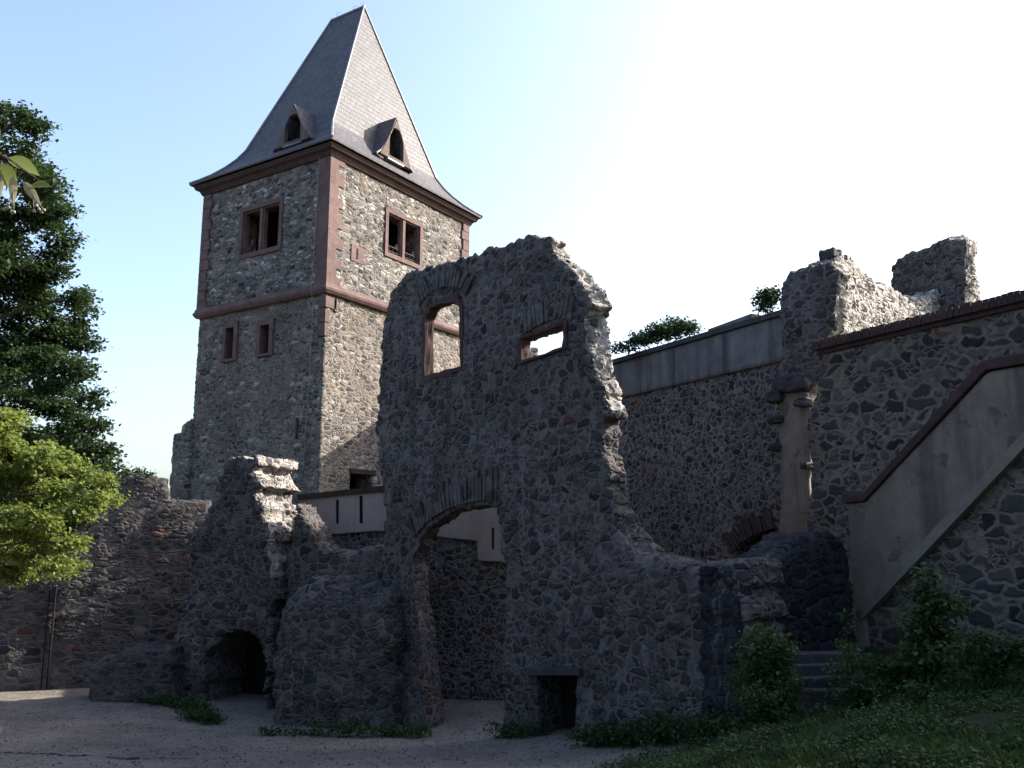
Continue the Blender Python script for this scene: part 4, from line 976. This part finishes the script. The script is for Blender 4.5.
shrub('wall_plant', 'thin green weeds growing on top of the left curtain wall', 'weeds', (138, 474), 28.0,
      [(128, 474, 4), (138, 473, 4), (150, 474, 3)], 500, .08, L_ivy, z0=6.5, droop=-.4, stems=3)
zt1 = zl(4.5, *bt)
shrub('wall_ivy', 'green shrub growing along the top of the rendered-band wall', 'shrub', (655, 345), 26.3,
      [(618, 350, 6), (628, 346, 8), (640, 340, 10), (650, 337, 11), (662, 333, 12), (675, 330, 12), (686, 328, 10), (692, 330, 7), (655, 330, 8), (672, 323, 6)], 4200, .10, L_ivy, z0=zl(4.5, *bt)+.1, droop=-.3)
shrub('wall_ivy', 'small dark shrub on the wall beside the broken pier', 'shrub', (766, 305), 22.6,
      [(768, 294, 8), (760, 300, 7), (772, 300, 8), (764, 306, 9), (775, 292, 5)], 1300, .09, L_ivy, z0=zl(.3, *bt)+.1, droop=-.2)
# weeds along the wall feet
for (label, x0, x1, y0_, y1_, dep0, dep1, n) in (('dark weeds at the wall foot left of the round bush', 588, 735, 718, 716, 16.4, 13.8, 5200),
        ('low weeds growing left of the cave arch', 140, 205, 688, 700, 25.6, 24.2, 2600),
        ('small weeds at the left foot of the gateway', 385, 425, 716, 720, 21.2, 20.6, 1000),
        ('sparse weeds along the foot of the rubble block', 270, 385, 720, 722, 21.5, 21.0, 1400),
        ('small weeds between the gateway and the niche', 500, 535, 722, 724, 18.9, 18.1, 900),
        ('dark weeds at the left side of the cave arch', 192, 218, 700, 708, 23.4, 22.6, 1500)):
    k = 12; bl = []
    for i in range(k):
        t = i/(k-1); x = x0+(x1-x0)*t; d = dep0+(dep1-dep0)*t; c = at(x, (y0_+y1_)/2, d); zg = gz(c.x, c.y)
        hgt = (.42 if n > 4000 else .26)*random.uniform(.6, 1.2); bl.append((Vector((c.x, c.y-.1, zg+hgt*.4)), .35, .22, hgt*.6, random.uniform(.5, 1)))
    e = tag(empty('weed_patch', tuple(bl[k//2][0][:2])+(gz(bl[k//2][0].x, bl[k//2][0].y),)), label, 'weeds', 'weeds along the wall feet')
    leaves('foliage', local(e, bl), n, .07, L_weed, e, droop=-.5)
# leaf mass added out of view, to dim the skylight on the walls
bl = []
for i in range(70):
    if i < 50: x = random.uniform(-34, 30); y = random.uniform(-30, -11)
    else: x = random.uniform(-40, -24); y = random.uniform(-12, 20)
    z = random.uniform(3, 20); bl.append((Vector((x, y, z)), 4.5, 4.0, 3.5, 1))
wo_ = leaves('skylight_screen_leaves', bl, 26000, .75, L_dark, droop=.2); wo_['kind'] = 'stuff'; wo_['label'] = 'unseen leaf mass added behind the viewpoint to cut skylight'
# grass on the bank: one mass of blades
N = 90000
gxs = RNG.uniform(-4, 10.5, N*3); gys = RNG.uniform(4.5, 17.2, N*3)
ok = (grassy(gxs, gys)+RNG.normal(0, .18, N*3) > .05)
ok &= np.abs(gxs/gys) < .66
ok &= RNG.random(N*3) < np.clip(60/gys**2, .12, 1)
dM_ = np.array([-.598, .8]); rel = np.stack([gxs+.95, gys-20], 1); sideM = rel[:, 0]*.8+rel[:, 1]*.598   # >0 behind the ruined wall
ok &= ~((sideM > -.05) & (sideM < .9) & (gxs < 4.4))
rg = np.stack([gxs-6.25, gys-16.4], 1); ok &= (rg[:, 0]*.876+rg[:, 1]*.482) < -.1
gxs, gys = gxs[ok], gys[ok]; gzs = np.concatenate([ground_z(gxs[i:i+20000], gys[i:i+20000]) for i in range(0, len(gxs), 20000)]); n_ = len(gxs)
cl = np.array([noise.noise(Vector((x*.9, y*.9, 3)))*.5+noise.noise(Vector((x*3, y*3, 7)))*.5 for x, y in zip(gxs, gys)])
Lh = np.clip(.07+.10*cl+RNG.random(n_)*.06, .03, .26); az = RNG.random(n_)*6.283; ln = RNG.uniform(.2, 1.1, n_)
Pb = np.stack([gxs, gys, gzs-.02], 1); Dd = np.stack([np.cos(az)*ln, np.sin(az)*ln, np.ones(n_)], 1); Dd /= np.linalg.norm(Dd, axis=1)[:, None]
Sd = np.stack([-np.sin(az), np.cos(az), np.zeros(n_)], 1)*RNG.uniform(.004, .016, n_)[:, None]
q = np.stack([Pb-Sd*.6, Pb+Sd*.6, Pb+Dd*Lh[:, None]*.6+Sd, Pb+Dd*Lh[:, None]*1.05+np.array([0, 0, -.02]), Pb+Dd*Lh[:, None]*.6-Sd], 1).reshape(-1, 3)
me = bpy.data.meshes.new('grass'); me.vertices.add(len(q)); me.vertices.foreach_set('co', q.astype(np.float32).ravel())
fi = np.arange(n_*5, dtype=np.int32); me.loops.add(n_*5); me.loops.foreach_set('vertex_index', fi); me.polygons.add(n_); me.polygons.foreach_set('loop_start', np.arange(0, n_*5, 5, dtype=np.int32)); me.update(calc_edges=True)
go = obj('grass', me, L_grass); go['kind'] = 'stuff'; go['label'] = 'rough green grass and clover on the bank at lower right'
# cobbled drain line across the gravel
mb = MB()
for i in range(46):
    x = -11.2+i*.12; y = 18.2+.25*math.sin(i*.13)-.012*i+random.uniform(-.07, .07); z = gz(x, y); s = random.uniform(.04, .07)
    mb.box((x-s, y-s, z-.05), (x+s, y+s, z+random.uniform(.0, .02)), bev=.014, jit=.015)
dr = mb.build('cobble_kerb', M_step); dr['kind'] = 'structure'

# leafy ground cover between the blades
bl = []
for _ in range(420):
    y = random.uniform(5.5, 16); x = random.uniform(-2, y*.62)
    if grassy(x, y) < .25 or (x-6.25)*.876+(y-16.4)*.482 > -.3 or ((x+.95)*.8+(y-20)*.598) > -.15: continue
    if noise.noise(Vector((x*.7, y*.7, 5))) < -.15: continue
    h = random.uniform(.03, .12)+(.14 if random.random() < .12 else 0); bl.append((Vector((x, y, gz(x, y)+h*.5)), random.uniform(.15, .45), random.uniform(.15, .4), h, 1))
gc = leaves('clover', bl, 42000, .045, L_weed, droop=-.2); gc['kind'] = 'stuff'; gc['label'] = 'clover and small weeds through the bank grass'

# loose gravel and litter
n_ = 5200; xs = RNG.uniform(-13, 6, n_); ys = RNG.uniform(13, 25, n_); ok = (grassy(xs, ys) < .2) & (ys > np.abs(xs)*1.5)
xs, ys = xs[ok], ys[ok]; zs = ground_z(xs, ys); V = []; Fc = []
for i, (x, y, z) in enumerate(zip(xs, ys, zs)):
    r = .008+.022*RNG.random()**3; k = len(V); a = RNG.random()*6
    for j in range(4): V.append((x+math.cos(a+j*1.57)*r*RNG.uniform(.7, 1.3), y+math.sin(a+j*1.57)*r*RNG.uniform(.7, 1.3), z+.01))
    V.append((x, y, z+.012+r*.8)); Fc += [(k+j, k+(j+1) % 4, k+4) for j in range(4)]
pb_ = obj('gravel', mesh('gravel', V, Fc), M_step); pb_['kind'] = 'stuff'; pb_['label'] = 'loose pebbles scattered over the courtyard'
